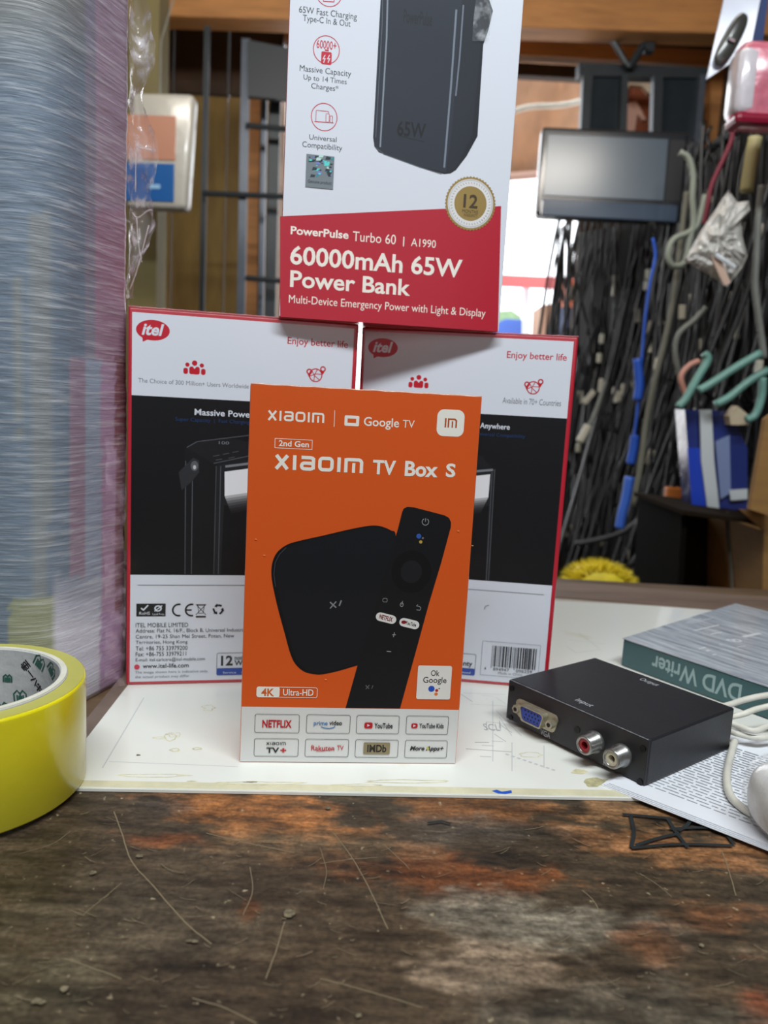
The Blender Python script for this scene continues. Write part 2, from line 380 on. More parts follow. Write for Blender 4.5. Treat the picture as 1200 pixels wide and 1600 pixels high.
sfp('panel', GLS, [(926, 118), (973, 118), (966, 215), (918, 215)], 2.31, 0.01)
sfp('panel', GLS, [(1036, 118), (1094, 120), (1084, 330), (1030, 330)], 2.31, 0.01)
mk('brace', rel(tube([atY(957, 62, 2.27), atY(978, 98, 2.27), atY(984, 104, 2.27)], 0.009), sf), STEEL, sf)
mk('brace', rel(tube([atY(1014, 58, 2.27), atY(992, 92, 2.27), atY(984, 104, 2.27)], 0.011), sf), STEEL, sf)
mk('bracket', rel(slab([atY(1004, 56, 2.26), atY(1024, 58, 2.26), atY(1022, 80, 2.26), atY(1010, 78, 2.26)], 0.03), sf), STEEL, sf)
# rust-brown garment with pale sleeve between the panels
gm = empty('hanging_garment', atY(1002, 205, 2.5), 0, 'rust-brown cloth with a pale pink fold seen between the two grey panels', 'cloth')
mk('cloth', rel(slab([atY(975, 120, 2.52), atY(1030, 120, 2.52), atY(1030, 215, 2.52), atY(970, 215, 2.52)], 0.03), gm), mat('rust_cloth', rgb(160, 88, 58), 0.8, noise_amt=0.25, nscale=12), gm)
mk('pale_fold', rel(slab([atY(984, 160, 2.50), atY(994, 158, 2.50), atY(1010, 186, 2.50), atY(1004, 188, 2.50), atY(996, 178, 2.50), atY(990, 215, 2.50), atY(972, 215, 2.50), atY(976, 178, 2.50)], 0.02), gm), mat('pink_cloth', rgb(236, 190, 172), 0.8), gm)
mk('white_trim', rel(slab([atY(976, 124, 2.50), atY(1028, 128, 2.50), atY(1014, 146, 2.50), atY(1004, 134, 2.50), atY(984, 132, 2.50), atY(978, 150, 2.50)], 0.02), gm), mat('cream_cloth', rgb(230, 214, 190), 0.8), gm)
# warm lit plank to the right of the frame
tag(mk('timber_post', slab([atY(1112, 98, 2.55), atY(1140, 98, 2.55), atY(1124, 900, 2.55), atY(1090, 900, 2.55)], 0.05), WOOD_B), 'orange timber post beside the right grey panel, against the back wall', 'post')

# monitor
mo_c = atY(950, 340, 1.72); pxm = 2.0/F*1.02
mo = empty('monitor', mo_c, 0, 'black flat monitor hanging in the street opening, screen switched off', 'monitor', eul=(math.radians(-6), math.radians(0.5), math.radians(-4)))
W2, H2 = 0.155, 0.188
FR = mat('monitor_black_plastic', rgb(30, 34, 40), 0.22, coat=0.5)
mb = bx(-W2, W2, 0.0, 0.035, 0.0, H2, 0.008, 3)
for v in mb.verts:
    if v.co.z < 0.06: v.co.z -= 0.014*(1-(v.co.x/W2)**2)
mk('housing', mb, FR, mo, False)
mk('screen', bx(-W2+0.014, W2-0.042, -0.0025, 0.002, 0.040, H2-0.018, 0.001), mat('dark_screen_glass', rgb(72, 84, 96), 0.25, spec=0.8), mo)  # screen base lightened to stand in for its reflection
mk('speaker_strip', bx(W2-0.038, W2-0.006, -0.001, 0.003, 0.040, H2-0.018, 0.001), mat('speaker_cloth', rgb(24, 26, 30), 0.7), mo)
mk('lower_bezel', bx(-W2+0.01, W2-0.01, -0.004, 0.004, -0.004, 0.032, 0.003), mat('glossy_bezel', rgb(60, 74, 92), 0.15, coat=1), mo)
mk('rear_bulge', bx(-0.1, 0.12, 0.035, 0.07, 0.03, 0.16, 0.01), FR, mo)
mk('mount_arm', tube([(-0.06, 0.05, H2-0.03), (-0.06, 0.12, H2+0.03), (-0.06, 0.30, H2+0.10)], 0.012), STEEL, mo)

# ------------------------------------------------------------------ counter
def lerp(a, b, t): return tuple(x+(y-x)*t for x, y in zip(a, b))
patches = []   # worn places and painted grey sheen on the counter: centre and radii on its top, colour, strength
def patch(px0, px1, py0, py1, col, s=1.0):
    a = atZ(px0, (py0+py1)/2, -0.002); b = atZ(px1, (py0+py1)/2, -0.002); c = atZ((px0+px1)/2, py0, -0.002); d = atZ((px0+px1)/2, py1, -0.002)
    patches.append(((a.x+b.x)/2, (c.y+d.y)/2, abs(b.x-a.x)/2, abs(c.y-d.y)/2, rgb(*col)[:3], s))
OR = (160, 102, 54); GY = (120, 112, 98); DK = (62, 50, 38)
patch(180, 640, 1228, 1305, OR); patch(560, 900, 1235, 1290, (120, 76, 40)); patch(880, 1220, 1290, 1360, (150, 104, 66)); patch(500, 930, 1325, 1400, (118, 66, 32), 1.0)
patch(190, 330, 1290, 1330, (122, 70, 38), .9); patch(600, 880, 1275, 1325, (78, 70, 60), .9); patch(-50, 500, 1340, 1560, (84, 75, 60), .6); patch(175, 310, 1240, 1282, (74, 66, 58), .9); patch(880, 1100, 1240, 1300, (158, 116, 76), .8)
patch(660, 1050, 1400, 1490, (118, 111, 96), 1); patch(1040, 1230, 1400, 1460, (122, 78, 48), .8); patch(940, 1060, 1440, 1500, (116, 72, 42), .8)  # the wide grey patch paints the sheen at lower right
patch(1160, 1260, 1520, 1640, (120, 60, 34), .8); patch(640, 900, 1470, 1560, (146, 126, 104), .9); patch(370, 410, 1400, 1440, (104, 62, 34), .8)
patch(-60, 250, 1500, 1640, (84, 78, 60), .6); patch(760, 1200, 1530, 1660, (84, 78, 66), .8); patch(340, 470, 1380, 1400, (54, 46, 36), .5)
patch(60, 200, 1330, 1400, (92, 80, 64), .6); patch(330, 700, 1300, 1350, (104, 84, 60), .6)
NX, NY = 520, 300
gx0, gx1, gy0, gy1 = -0.26, 0.30, 0.10, 0.37
verts = []; cols = []
base = rgb(76, 63, 47)[:3]
for j in range(NY):
    y = gy0+(gy1-gy0)*j/(NY-1)
    for i in range(NX):
        x = gx0+(gx1-gx0)*i/(NX-1)
        verts.append((x, y, 0))
        n1 = noise.fractal(Vector((x*14, y*30, 3.1)), 1.0, 2.0, 4); n2 = noise.fractal(Vector((x*60, y*110, 7.7)), 1.0, 2.0, 4)
        n3 = noise.fractal(Vector((x*25, y*25, 1.7)), 1.0, 2.0, 3)
        c = tuple(b*(1+0.35*n1+0.3*n2) for b in base)
        n5 = noise.noise(Vector((x*170, y*420, 2.2)))
        for cx, cy, rx, ry, pc, s in patches:
            d = 1-math.hypot((x-cx)/rx, (y-cy)/ry)+0.5*n1+0.5*n2+0.3*n3+.22*n5
            t = max(0.0, min(1.0, d*1.7))*s*.82
            if t > 0: c = lerp(c, tuple(q*(1+0.45*n2) for q in pc), t)
        g_ = 1+0.55*noise.noise(Vector((x*45, y*260, 4.4)))+.35*n5+.25*noise.noise(Vector((x*12, y*90, 8.1)))
        c = tuple(q*.8*max(.3, 1+(g_-1)*1.25) for q in c)
        cols.append((max(0, c[0]), max(0, c[1]), max(0, c[2]), 1))
me = bpy.data.meshes.new('worktop')
fs = [(j*NX+i, j*NX+i+1, (j+1)*NX+i+1, (j+1)*NX+i) for j in range(NY-1) for i in range(NX-1)]
me.from_pydata(verts, [], fs)
at = me.color_attributes.new('wear_and_sheen', 'FLOAT_COLOR', 'POINT'); at.data.foreach_set('color', [q for c in cols for q in c])
mw = bpy.data.materials.new('worn_varnished_wood'); mw.use_nodes = True; N = mw.node_tree.nodes; L = mw.node_tree.links; p = N['Principled BSDF']
a = N.new('ShaderNodeAttribute'); a.attribute_name = 'wear_and_sheen'; tc = N.new('ShaderNodeTexCoord')
mp = N.new('ShaderNodeMapping'); mp.inputs['Scale'].default_value = (26, 90, 30); L.new(tc.outputs['Object'], mp.inputs[0])
p.inputs['Specular IOR Level'].default_value = 0.4
n = N.new('ShaderNodeTexNoise'); n.inputs['Scale'].default_value = 6; n.inputs['Detail'].default_value = 8; n.inputs['Roughness'].default_value = 0.7; L.new(mp.outputs[0], n.inputs[0])
r = N.new('ShaderNodeMapRange'); r.inputs[1].default_value = 0.3; r.inputs[2].default_value = 0.7; r.inputs[3].default_value = 0.55; r.inputs[4].default_value = 1.5; L.new(n.outputs[0], r.inputs[0])
mx = N.new('ShaderNodeMix'); mx.data_type = 'RGBA'; mx.blend_type = 'MULTIPLY'; mx.inputs[0].default_value = 1; L.new(a.outputs['Color'], mx.inputs[6]); L.new(r.outputs[0], mx.inputs[7])
# pale dust specks
n4 = N.new('ShaderNodeTexNoise'); n4.inputs['Scale'].default_value = 260; n4.inputs['Detail'].default_value = 3; L.new(tc.outputs['Object'], n4.inputs[0])
r4 = N.new('ShaderNodeMapRange'); r4.inputs[1].default_value = 0.68; r4.inputs[2].default_value = 0.76; r4.inputs[3].default_value = 0; r4.inputs[4].default_value = 0.85; L.new(n4.outputs[0], r4.inputs[0])
mx2 = N.new('ShaderNodeMix'); mx2.data_type = 'RGBA'; L.new(r4.outputs[0], mx2.inputs[0]); L.new(mx.outputs[2], mx2.inputs[6]); mx2.inputs[7].default_value = rgb(150, 138, 112)
n6 = N.new('ShaderNodeTexNoise'); n6.inputs['Scale'].default_value = 520; n6.inputs['Detail'].default_value = 3; L.new(tc.outputs['Object'], n6.inputs[0])
r6 = N.new('ShaderNodeMapRange'); r6.inputs[1].default_value = 0.3; r6.inputs[2].default_value = 0.7; r6.inputs[3].default_value = 0.68; r6.inputs[4].default_value = 1.32; L.new(n6.outputs[0], r6.inputs[0])
mx3 = N.new('ShaderNodeMix'); mx3.data_type = 'RGBA'; mx3.blend_type = 'MULTIPLY'; mx3.inputs[0].default_value = 1; L.new(mx2.outputs[2], mx3.inputs[6]); L.new(r6.outputs[0], mx3.inputs[7])
L.new(mx3.outputs[2], p.inputs['Base Color'])
r3 = N.new('ShaderNodeMapRange'); r3.inputs[3].default_value = 0.28; r3.inputs[4].default_value = 0.58; L.new(n.outputs[0], r3.inputs[0]); L.new(r3.outputs[0], p.inputs['Roughness'])
b = N.new('ShaderNodeBump'); b.inputs['Strength'].default_value = 0.5; b.inputs['Distance'].default_value = 0.0006; L.new(n.outputs[0], b.inputs['Height']); L.new(b.outputs[0], p.inputs['Normal'])
CT = -0.002
ct = empty('counter', (0, 0.4, FL), 0, 'worn dark wooden shop counter, varnish rubbed off to orange wood and scratched', 'counter')
wt = link('worktop', me, mw, ct); wt.location = (0, -0.4, CT-FL)
mwd = mat('counter_wood', rgb(98, 78, 56), 0.5, noise_amt=0.3, nscale=9, stretch=(1, 6, 1))
rr = lambda bm: rel(bm, ct)
mk('worktop_back', rr(bx(-0.75, 0.85, 0.37, 0.82, CT-0.03, CT-0.0004)), mwd, ct)
mk('worktop_core', rr(bx(-0.75, 0.85, 0.02, 0.37, CT-0.03, CT-0.0012)), mwd, ct)
for sx in (-0.68, 0.78):
    for sy in (0.1, 0.75): mk('leg', rr(bx(sx-0.03, sx+0.03, sy-0.03, sy+0.03, FL, CT-0.03)), WOOD_D, ct)
mk('front_apron', rr(bx(-0.65, 0.75, 0.09, 0.11, CT-0.15, CT-0.03)), mwd, ct)
# wooden rail along the back, slightly turned
cA, cB = atZ(640, 893, 0.0), atZ(1200, 934, 0.0)
RAIL = mat('dusty_brown_rail', rgb(128, 108, 94), 0.6, noise_amt=0.22, nscale=16, stretch=(0.4, 2, 1), col2=rgb(98, 78, 66))
dxy = Vector((cB.x-cA.x, cB.y-cA.y, 0)).normalized(); nxy = Vector((-dxy.y, dxy.x, 0))
P0 = Vector((cA.x, cA.y, 0))-dxy*0.5; P1 = Vector((cB.x, cB.y, 0))+dxy*0.3
q0, q1 = atZ(880, 929, 0.0), atZ(880, 905, 0.0); rw = (q1-q0).dot(nxy)
mk('back_rail', rr(prism([P0-nxy*rw, P1-nxy*rw, P1, P0], CT, 0.0012, None, 0.0006)), RAIL, ct)
# scratches and marks in the varnish
wf = Face(None, (0, 0, CT), (1, 0, 0), (0, 1, 0), (0, 0, 1)); wf.root = ct; wf.mw = Matrix.Identity(4); wf.inv = wf.mw; wf.fn = lambda u, v, l: Vector((u, v-0.4, CT-FL+l*2.0+0.00004))
SCR = mat('scratched_bare_wood', rgb(124, 110, 86), 0.7); INKG = mat('dark_marker_ink', rgb(28, 36, 38), 0.6, noise_amt=.3, nscale=90)
SN = [0]
def scratch(pts, w=0.0004, part=None):
    SN[0] += 1; part = part or ('scratch', SN[0])
    q = [wf.uv(p) for p in pts]; q = smooth_path([(a, b, 0) for a, b in q], 5); out = [(v.x+random.uniform(-1, 1)*1e-4, v.y+random.uniform(-1, 1)*1e-4) for v in q]
    wf.stroke(part, SCR, out, w, px=False)
for pts, wd in [(((178, 1268), (190, 1300), (205, 1345), (240, 1385), (290, 1442), (330, 1475)), .0006), (((322, 1302), (380, 1316), (460, 1333)), .0006), (((520, 1300), (550, 1340), (580, 1395), (606, 1452)), .0005),
                (((600, 1320), (630, 1348), (640, 1358)), .0004), (((130, 1430), (160, 1405), (190, 1380)), .0004), (((445, 1440), (430, 1490), (415, 1530)), .0005), (((390, 1355), (395, 1390), (380, 1430)), .0004),
                (((500, 1350), (540, 1344), (590, 1340)), .0004), (((100, 1498), (150, 1515), (190, 1530)), .0005), (((1000, 1365), (1030, 1385), (1050, 1402)), .0004), (((910, 1392), (925, 1405), (940, 1430)), .0005),
                (((500, 1530), (560, 1545), (660, 1575)), .0005), (((1128, 1330), (1140, 1365), (1150, 1400)), .0005), (((500, 1325), (510, 1360), (505, 1390)), .0003), (((30, 1335), (80, 1320), (110, 1300)), .0003), (((300, 1560), (350, 1575), (400, 1600)), .0005)]:
    scratch(pts, wd*0.8)
for k in range(170):
    x = random.uniform(0, 1200); y = random.uniform(1270, 1590); a_ = random.uniform(-0.6, 0.6); l_ = random.uniform(6, 34)
    scratch(((x, y), (x+l_*math.cos(a_)/2, y+l_*math.sin(a_)/2+1), (x+l_*math.cos(a_), y+l_*math.sin(a_))), random.uniform(.00012, .00028), 'fine_scratches')
for (x, y, rx, ry) in [(452, 1432, 20, 16), (218, 1341, 15, 7), (512, 1266, 9, 5), (300, 1475, 22, 6), (560, 1592, 10, 9), (1096, 1482, 8, 6), (100, 1550, 14, 12), (60, 1570, 26, 12), (145, 1368, 14, 6)]:
    c_ = wf.uv((x, y)); e_ = wf.uv((x+rx, y)); f_ = wf.uv((x, y-ry)); R1 = abs(e_[0]-c_[0]); R2 = abs(f_[1]-c_[1])
    pts = []
    for k in range(26):
        t = 2*PI*k/26; f = 0.7+0.4*noise.noise(Vector((x+math.cos(t)*1.3, y+math.sin(t)*1.3, 0.3))) + 0.12*random.random(); pts.append((c_[0]+R1*f*math.cos(t), c_[1]+R2*f*math.sin(t)))
    SN[0] += 1; wf.poly(('chip_mark', SN[0]), mat('chipped_varnish', rgb(112, 102, 80), 0.8, noise_amt=0.5, nscale=500), [(c_[0]+(a-c_[0])*.55, c_[1]+(b-c_[1])*.55) for a, b in pts], px=False)
DR = [((972, 1276), (1010, 1279), (1048, 1283)), ((985, 1278), (990, 1303), (986, 1328)), ((986, 1329), (1060, 1323), (1145, 1325)), ((1042, 1282), (1056, 1304), (1074, 1328)), ((992, 1325), (1030, 1313), (1062, 1306)), ((1046, 1299), (1090, 1297), (1128, 1299)), ((1128, 1299), (1138, 1312), (1147, 1324)), ((1060, 1302), (1072, 1294), (1080, 1284))]
for pts in DR:
    SN[0] += 1; wf.stroke(('marker_stroke', SN[0]), INKG, [tuple(v[:2]) for v in smooth_path([wf.uv(p)+(0,) for p in pts], 5)], 0.0017, px=False)
wf.stroke('marker_dash', INKG, [(668, 1290), (690, 1287), (704, 1291)], 0.0014)
for o_ in wf.flush().values():
    if o_.name.startswith('fine_scratches'): o_['kind'] = 'stuff'

# ------------------------------------------------------------------ white board on the counter
BD = [(-0.1445, 0.3205), (0.42, 0.362), (0.44, 0.76), (-0.165, 0.7455)]
bA = atZ(880, 931, 0); 
BDM = bpy.data.materials.new('white_laminated_sheet'); BDM.use_nodes = True; N = BDM.node_tree.nodes; L = BDM.node_tree.links; p = N['Principled BSDF']
p.inputs['Roughness'].default_value = 0.28; p.inputs['Coat Weight'].default_value = 0.3
tc = N.new('ShaderNodeTexCoord'); n = N.new('ShaderNodeTexNoise'); n.inputs['Scale'].default_value = 14; n.inputs['Detail'].default_value = 7; n.inputs['Roughness'].default_value = .65; L.new(tc.outputs['Object'], n.inputs[0])
r = N.new('ShaderNodeValToRGB'); cr = r.color_ramp; cr.elements[0].position = 0.60; cr.elements[0].color = rgb(232, 234, 226); cr.elements[1].position = 0.80; cr.elements[1].color = rgb(196, 188, 132)
L.new(n.outputs[0], r.inputs[0]); L.new(r.outputs[0], p.inputs['Base Color'])
bd = empty('laminated_sheet', (0, 0.5, CT), 0, 'white laminated sheet with a faint circuit drawing and yellow stains under the cartons', 'sheet')
rb = lambda bm: rel(bm, bd)
mk('sheet', rb(prism(BD, CT+0.0001, 0.0, None, 0.0003)), BDM, bd)
mk('side_batten', rb(prism([(-0.1455, 0.3525), (-0.1655, 0.7455), (-0.1745, 0.745), (-0.1530, 0.3520)], CT+0.0001, 0.0004)), mat('brown_batten', rgb(120, 104, 92), 0.35, noise_amt=0.2), bd)
bf = Face(None, (0, 0, 0), (1, 0, 0), (0, 1, 0), (0, 0, 1)); bf.root = bd; bf.mw = Matrix.Identity(4); bf.inv = bf.mw
bf.fn = lambda u, v, l: Vector((u, v-0.5, -CT+l*0.25+0.00001))
STN = mat('yellow_stain', rgb(212, 207, 170), 0.5, noise_amt=0.25, nscale=200); PRN = mat('pale_grey_print', rgb(196, 200, 200), 0.4); PRD = mat('grey_print', rgb(158, 162, 162), 0.4)
# cream border along the front and back edges of the sheet, and the strip at the back
CRM = mat('cream_edge', rgb(214, 210, 178), 0.4, noise_amt=0.12, nscale=60)
e0 = (-0.1435, 0.3215); e1 = (0.13, 0.3415)
bf.poly('front_border', CRM, [e0, e1, (0.13, 0.3475), (-0.142, 0.3275)], px=False)
bf.poly('back_border', mat('grey_cream_edge', rgb(182, 176, 164), 0.5, noise_amt=0.1), [(-0.15, 0.705), (0.43, 0.716), (0.43, 0.757), (-0.15, 0.742)], px=False)
def sl(pts, w=0.0005, m=PRN, part='circuit_print'): bf.stroke(part, m, pts, w)
sl([(170, 1190), (300, 1195), (372, 1198)]); sl([(160, 1200), (225, 1090)], .0006)
sl([(770, 1095), (770, 1190)]); sl([(724, 1083), (790, 1085)]); sl([(735, 1100), (800, 1104)]); sl([(780, 1120), (800, 1150)]); sl([(742, 1160), (764, 1160)], .0008, PRD); sl([(728, 1170), (800, 1175)], .0006, PRD)
sl([(760, 1128), (782, 1130), (782, 1140), (760, 1139), (760, 1128)], .0004, PRD); bf.text('circuit_print', PRD, 'SCL', (757, 1141), (779, 1132))
sl([(775, 1110), (815, 1150)]); sl([(800, 1160), (800, 1205)]); sl([(850, 1165), (850, 1200)])
for k in range(14):
    x = 720+random.random()*120; y = 1080+random.random()*110
    sl([(x, y), (x+random.choice((0, 18)), y+random.choice((12, 1)))], .0004, random.choice((PRN, PRD)))
for k in range(9): sl([(790+k*9, 1178+k*3), (795+k*9, 1180+k*3)], .0016, PRN)
sl([(890, 1000), (945, 1006)], .0006); sl([(885, 1010), (900, 1020), (940, 1015)], .0006); sl([(905, 990), (935, 1012)], .0005)
def stain(cx, cy, rx, ry, w=0.0007, m=STN, solid=False):
    pts = []
    for k in range(22):
        t = 2*PI*k/22; f = 0.75+0.5*noise.noise(Vector((cx+math.cos(t)*1.5, cy+math.sin(t)*1.5, 0)))+random.random()*.12; pts.append((cx+rx*f*math.cos(t), cy+ry*f*math.sin(t)))
    if solid: bf.poly('stain', m, pts)
    else: bf.stroke('stain', m, pts, w, closed=True)
stain(266, 1152, 10, 7); stain(272, 1148, 14, 5, .0004); stain(325, 1106, 12, 5, .0006); stain(274, 1172, 8, 3); stain(308, 1170, 8, 2); stain(250, 1153, 10, 2, .0005)
stain(240, 1212, 60, 3, .0006); stain(400, 1224, 70, 3, .0007); stain(640, 1221, 80, 3, .0007); stain(560, 1227, 40, 2, .0005); stain(830, 1180, 20, 5, .0005)
GRM = mat('grime', rgb(120, 112, 90), 0.6, noise_amt=0.3, nscale=200)
stain(216, 1180, 4, 1.6, m=GRM, solid=True); stain(300, 1221, 10, 1.2, m=STN, solid=True); stain(392, 1222, 14, 1.2, m=GRM, solid=True)
stain(930, 1222, 26, 8, m=mat('green_grime', rgb(176, 172, 132), 0.6, noise_amt=0.3, nscale=300), solid=True); stain(905, 1206, 14, 5, m=STN, solid=True)
bf.poly('ink_spot', mat('blue_ink', rgb(30, 84, 190), 0.4), [(768, 1236), (776, 1234), (784, 1237), (799, 1235), (800, 1239), (790, 1241), (778, 1240)])
for o_ in bf.flush().values():
    if o_.name.startswith(('circuit_print', 'stain')): o_['kind'] = 'stuff'

# ------------------------------------------------------------------ cartons
BODY_RED = mat('glossy_red_carton', rgb(186, 30, 50), 0.35, coat=0.8, coat_rough=0.1, bump=0.2, bscale=40, bump_coat=True)
def carton(name, fl_, yaw, W_, H_, D_, z, label, m, group=None, bev=0.0008):
    """fl_: front left foot corner; the Empty stands at the middle of the base"""
    c_, s_ = math.cos(yaw), math.sin(yaw)
    ctr = Vector((fl_[0], fl_[1], z))+Vector((c_, s_, 0))*W_/2+Vector((-s_, c_, 0))*D_/2
    r_ = empty(name, ctr, yaw, label, 'box', group)
    mk('carton', bx(-W_/2, W_/2, -D_/2, D_/2, 0, H_, bev), m, r_)
    return r_, Face(r_, (-W_/2, -D_/2, 0), (1, 0, 0), (0, 0, 1), (0, -1, 0))
WB, HB = 0.1330, 0.2249
GL, FLf = carton('power_bank_box', (-0.1512, 0.4435), 0.2173, WB, HB, 0.075, 0, 'left red and white power bank carton standing on the sheet next to the film-wrapped bundle', BODY_RED, bev=0.0012)
GR, FRf = carton('power_bank_box', (-0.0199, 0.4870), -0.080, WB, HB, 0.075, 0, 'right red and white power bank carton with the barcode, standing behind the orange box', BODY_RED, bev=0.0012)
GT, FTf = carton('power_bank_box', (-0.0674, 0.4551), 0.1474, 0.1325, 0.232, 0.080, HB+0.0002, 'upper power bank carton with white top and red lower band, laid across the two others', BODY_RED)
GX, FXf = carton('tv_box_carton', (-0.0644, 0.3538), 0.1003, 0.1083, 0.1844, 0.050, 0.0, 'orange streaming box carton in front, showing a black device and its remote', mat('glossy_orange_carton', rgb(232, 112, 52), 0.35, coat=0.7, coat_rough=0.1, bump=0.2, bscale=40, bump_coat=True))

UL = FLf.uv; UR = FRf.uv
def draw_pb(f):
    P = 'printed_panel'; x0 = UL((203, 550))[0]; x1 = UR((899, 545))[0]; x0 = 0.0022; x1 = WB-0.0028
    vt = UL((203, 487))[1]; v1 = UL((202, 617))[1]; v2 = UL((202, 898))[1]; v3 = 0.0022
    vt = min(vt, HB-0.002)
    f.rrect('white_panel', WHITE, (x0, v3), (x1, vt))
    f.rrect('black_panel', BLACK, (x0, v2), (x1, v1))
    # logo
    c = UL((239, 516)); rx = 0.0093; ry = 0.0058
    f.disc('logo_badge', RED, c, rx, ry); f.poly('logo_badge', RED, [(c[0]-.006, c[1]-.003), (c[0]-.0055, c[1]-.0068), (c[0]-.001, c[1]-.0045)], px=False)
    f.text('logo_lettering', WHITE, 'itel', (c[0]-.0062, c[1]-.003), (c[0]+.0062, c[1]+.0038), 0.03, 0.25, px=False)
    f.text('slogan_lettering', RED, 'Enjoy better life', UL((449, 541)), UL((544, 533)), 0.012, px=False)
    # people
    c = UL((304, 576)); k = 0.00037
    for dx, dy, r in ((0, 8.5, 4.2), (-11, 5.5, 3.3), (11, 5.5, 3.3)): f.disc('people_symbol', RED, (c[0]+dx*k, c[1]+dy*k), r*k, n=16)
    for xx0, xx1, yy in ((-8, 8, 3), (-17, -10, 0.5), (10, 17, 0.5)): f.rrect('people_symbol', RED, (c[0]+xx0*k, c[1]-9*k), (c[0]+xx1*k, c[1]+yy*k), 3*k)
    f.poly('people_symbol', WHITE, [(c[0]-3*k, c[1]+3.2*k), (c[0], c[1]-0.5*k), (c[0]+3*k, c[1]+3.2*k)], px=False)
    f.text('small_lettering', GREY, 'The Choice of 300 Million+ Users Worldwide', UL((216, 597.5)), UL((389, 600.5)), 0.0, px=False)
    c = UR((833, 606)); k = 0.00039
    f.disc('globe_symbol', RED, c, 10.5*k, hole=0.84)
    for a0 in (0.2, 1.3, 2.3): f.stroke('globe_symbol', RED, [(c[0]+9*k*math.cos(a0), c[1]+9*k*math.sin(a0)), (c[0]+2*k*math.cos(a0+1.2), c[1]+2*k*math.sin(a0+1.2)), (c[0]-9*k*math.cos(a0), c[1]-9*k*math.sin(a0))], 1.2*k, px=False)
    for dx, dy in ((11, 10), (-10, 5)):
        f.disc('globe_symbol', RED, (c[0]+dx*k, c[1]+dy*k), 4.5*k, hole=0.55, n=16); f.poly('globe_symbol', RED, [(c[0]+(dx-3)*k, c[1]+(dy-3)*k), (c[0]+dx*k, c[1]+(dy-9)*k), (c[0]+(dx+3)*k, c[1]+(dy-3)*k)], px=False)
    f.text('small_lettering', GREY, 'Available in 70+ Countries', UR((785, 630)), UR((877, 625.5)), px=False)
    a = UL((304, 648.5)); b = UL((391, 643)); f.text('title_lettering', WHITE, 'Massive Power', a, (a[0]+(b[0]-a[0])*1.07, a[1]+0.0037), 0.015, px=False)
    b = UR((797, 663)); a2 = UR((749, 671)); f.text('title_lettering', WHITE, 'Anywhere', (b[0]-0.0185, a2[1]-.0002), (b[0], b[1]), 0.015, px=False)
    a = UL((274, 656)); b = UR((821, 678)); f.text('blue_lettering', ink(26, 58, 104), 'Super Capacity  |  Fast Charging  |  Universal Compatibility', (a[0], a[1]-0.0012), (b[0], a[1]+0.0017), 0.0, px=False)
    # the pictured device
    D1 = ink(24, 26, 30); D2 = ink(30, 32, 36); D3 = ink(18, 20, 23); LN = ink(78, 82, 88); WH = ink(226, 228, 232)
    N_ = 'pictured_device'; q = lambda x, y: UL((x, y))
    R0 = UR((773, 733)); R1 = UR((764, 898)); Rt = UR((752, 712)); Rtb = UR((700, 690))
    Lb = q(289, 898); Lt = q(289, 702)
    f.poly(N_, D3, [(Lb[0], v2+.0001), (R1[0], v2+.0001), (R0[0], R0[1]), (Rt[0], Rt[1]), (Rtb[0], q(391, 684)[1]), q(391, 680), q(345, 684), q(305, 690), q(292, 696), Lt], px=False)
    f.poly(N_, D1, [q(292, 700), q(308, 691), q(345, 685), q(391, 681), (Rtb[0], q(391, 686)[1]), (Rt[0], Rt[1]), (R0[0]-.001, R0[1]-.001), (q(391, 719)[0], q(391, 719)[1]), q(345, 727), q(330, 722)], px=False)
    f.poly(N_, D2, [q(340, 727), q(391, 718), (R0[0]-.0006, R0[1]-.0016), (R1[0]-.0003, v2+.0002), (q(334, 898)[0], v2+.0002)], px=False)
    f.poly(N_, BLACK, [q(350, 790), (R0[0]-.002, UR((766, 790))[1]), (R1[0]-.002, v2+.0003), (q(345, 898)[0], v2+.0003)], px=False)
    for pts in ([q(338, 728), q(334, 897)], [q(345, 728), q(341, 897)], [q(290, 720), q(289, 897)], [q(301, 725), q(299, 897)], [q(334, 724), q(391, 712)], [q(292, 699), q(308, 690), q(391, 680)], [(R0[0], R0[1]), (R1[0], v2+.0003)], [(R0[0]-.0015, R0[1]-.002), (R1[0]-.0015, v2+.0003)]):
        f.stroke('device_highlight', LN if pts[0] != q(338, 728) else ink(70, 73, 78), pts, 0.0005, px=False)
    f.stroke('device_highlight', ink(120, 124, 130), [q(352, 729), q(391, 724), (R0[0]-.001, R0[1]-.0005)], 0.0014, px=False)
    a = q(351, 737); b = UR((766, 741)); c = UR((763, 777)); d = q(351, 775)
    f.poly('lamp_panel', WH, [a, b, c, d], px=False)
    for g in range(7):   # printed glow below the lamp panel, paler bands of ink
        s0 = g/7; y0 = d[1]-0.0015*g
        gg = int(150*(1-s0)**2+24); f.poly('lamp_glow', ink(gg, gg+1, gg+4), [(d[0]+.0006*g, y0), (c[0]-.0006*g, c[1]-.0015*g), (c[0]-.0006*g-.0006, c[1]-.0015*(g+1)), (d[0]+.0006*(g+1), y0-0.0015)], px=False)
    for x, y in ((338, 712), (353, 709), (368, 706), (342, 718), (362, 715)): f.stroke('device_highlight', LN, [q(x-5, y+1), q(x+5, y-1)], .0004, px=False)
    f.text('device_highlight', GREY, '100', q(342, 694), q(358, 690), px=False)
    f.poly('pictured_handle', ink(44, 46, 50), [q(279, 738), q(302, 715), q(311, 720), q(311, 738), q(300, 752), q(284, 766)], px=False)
    f.disc('pictured_handle', ink(90, 92, 96), q(304, 728), 0.0022, 0.003, n=20); f.disc('pictured_handle', ink(190, 192, 196), q(304, 730), 0.0009, 0.0013, n=12)
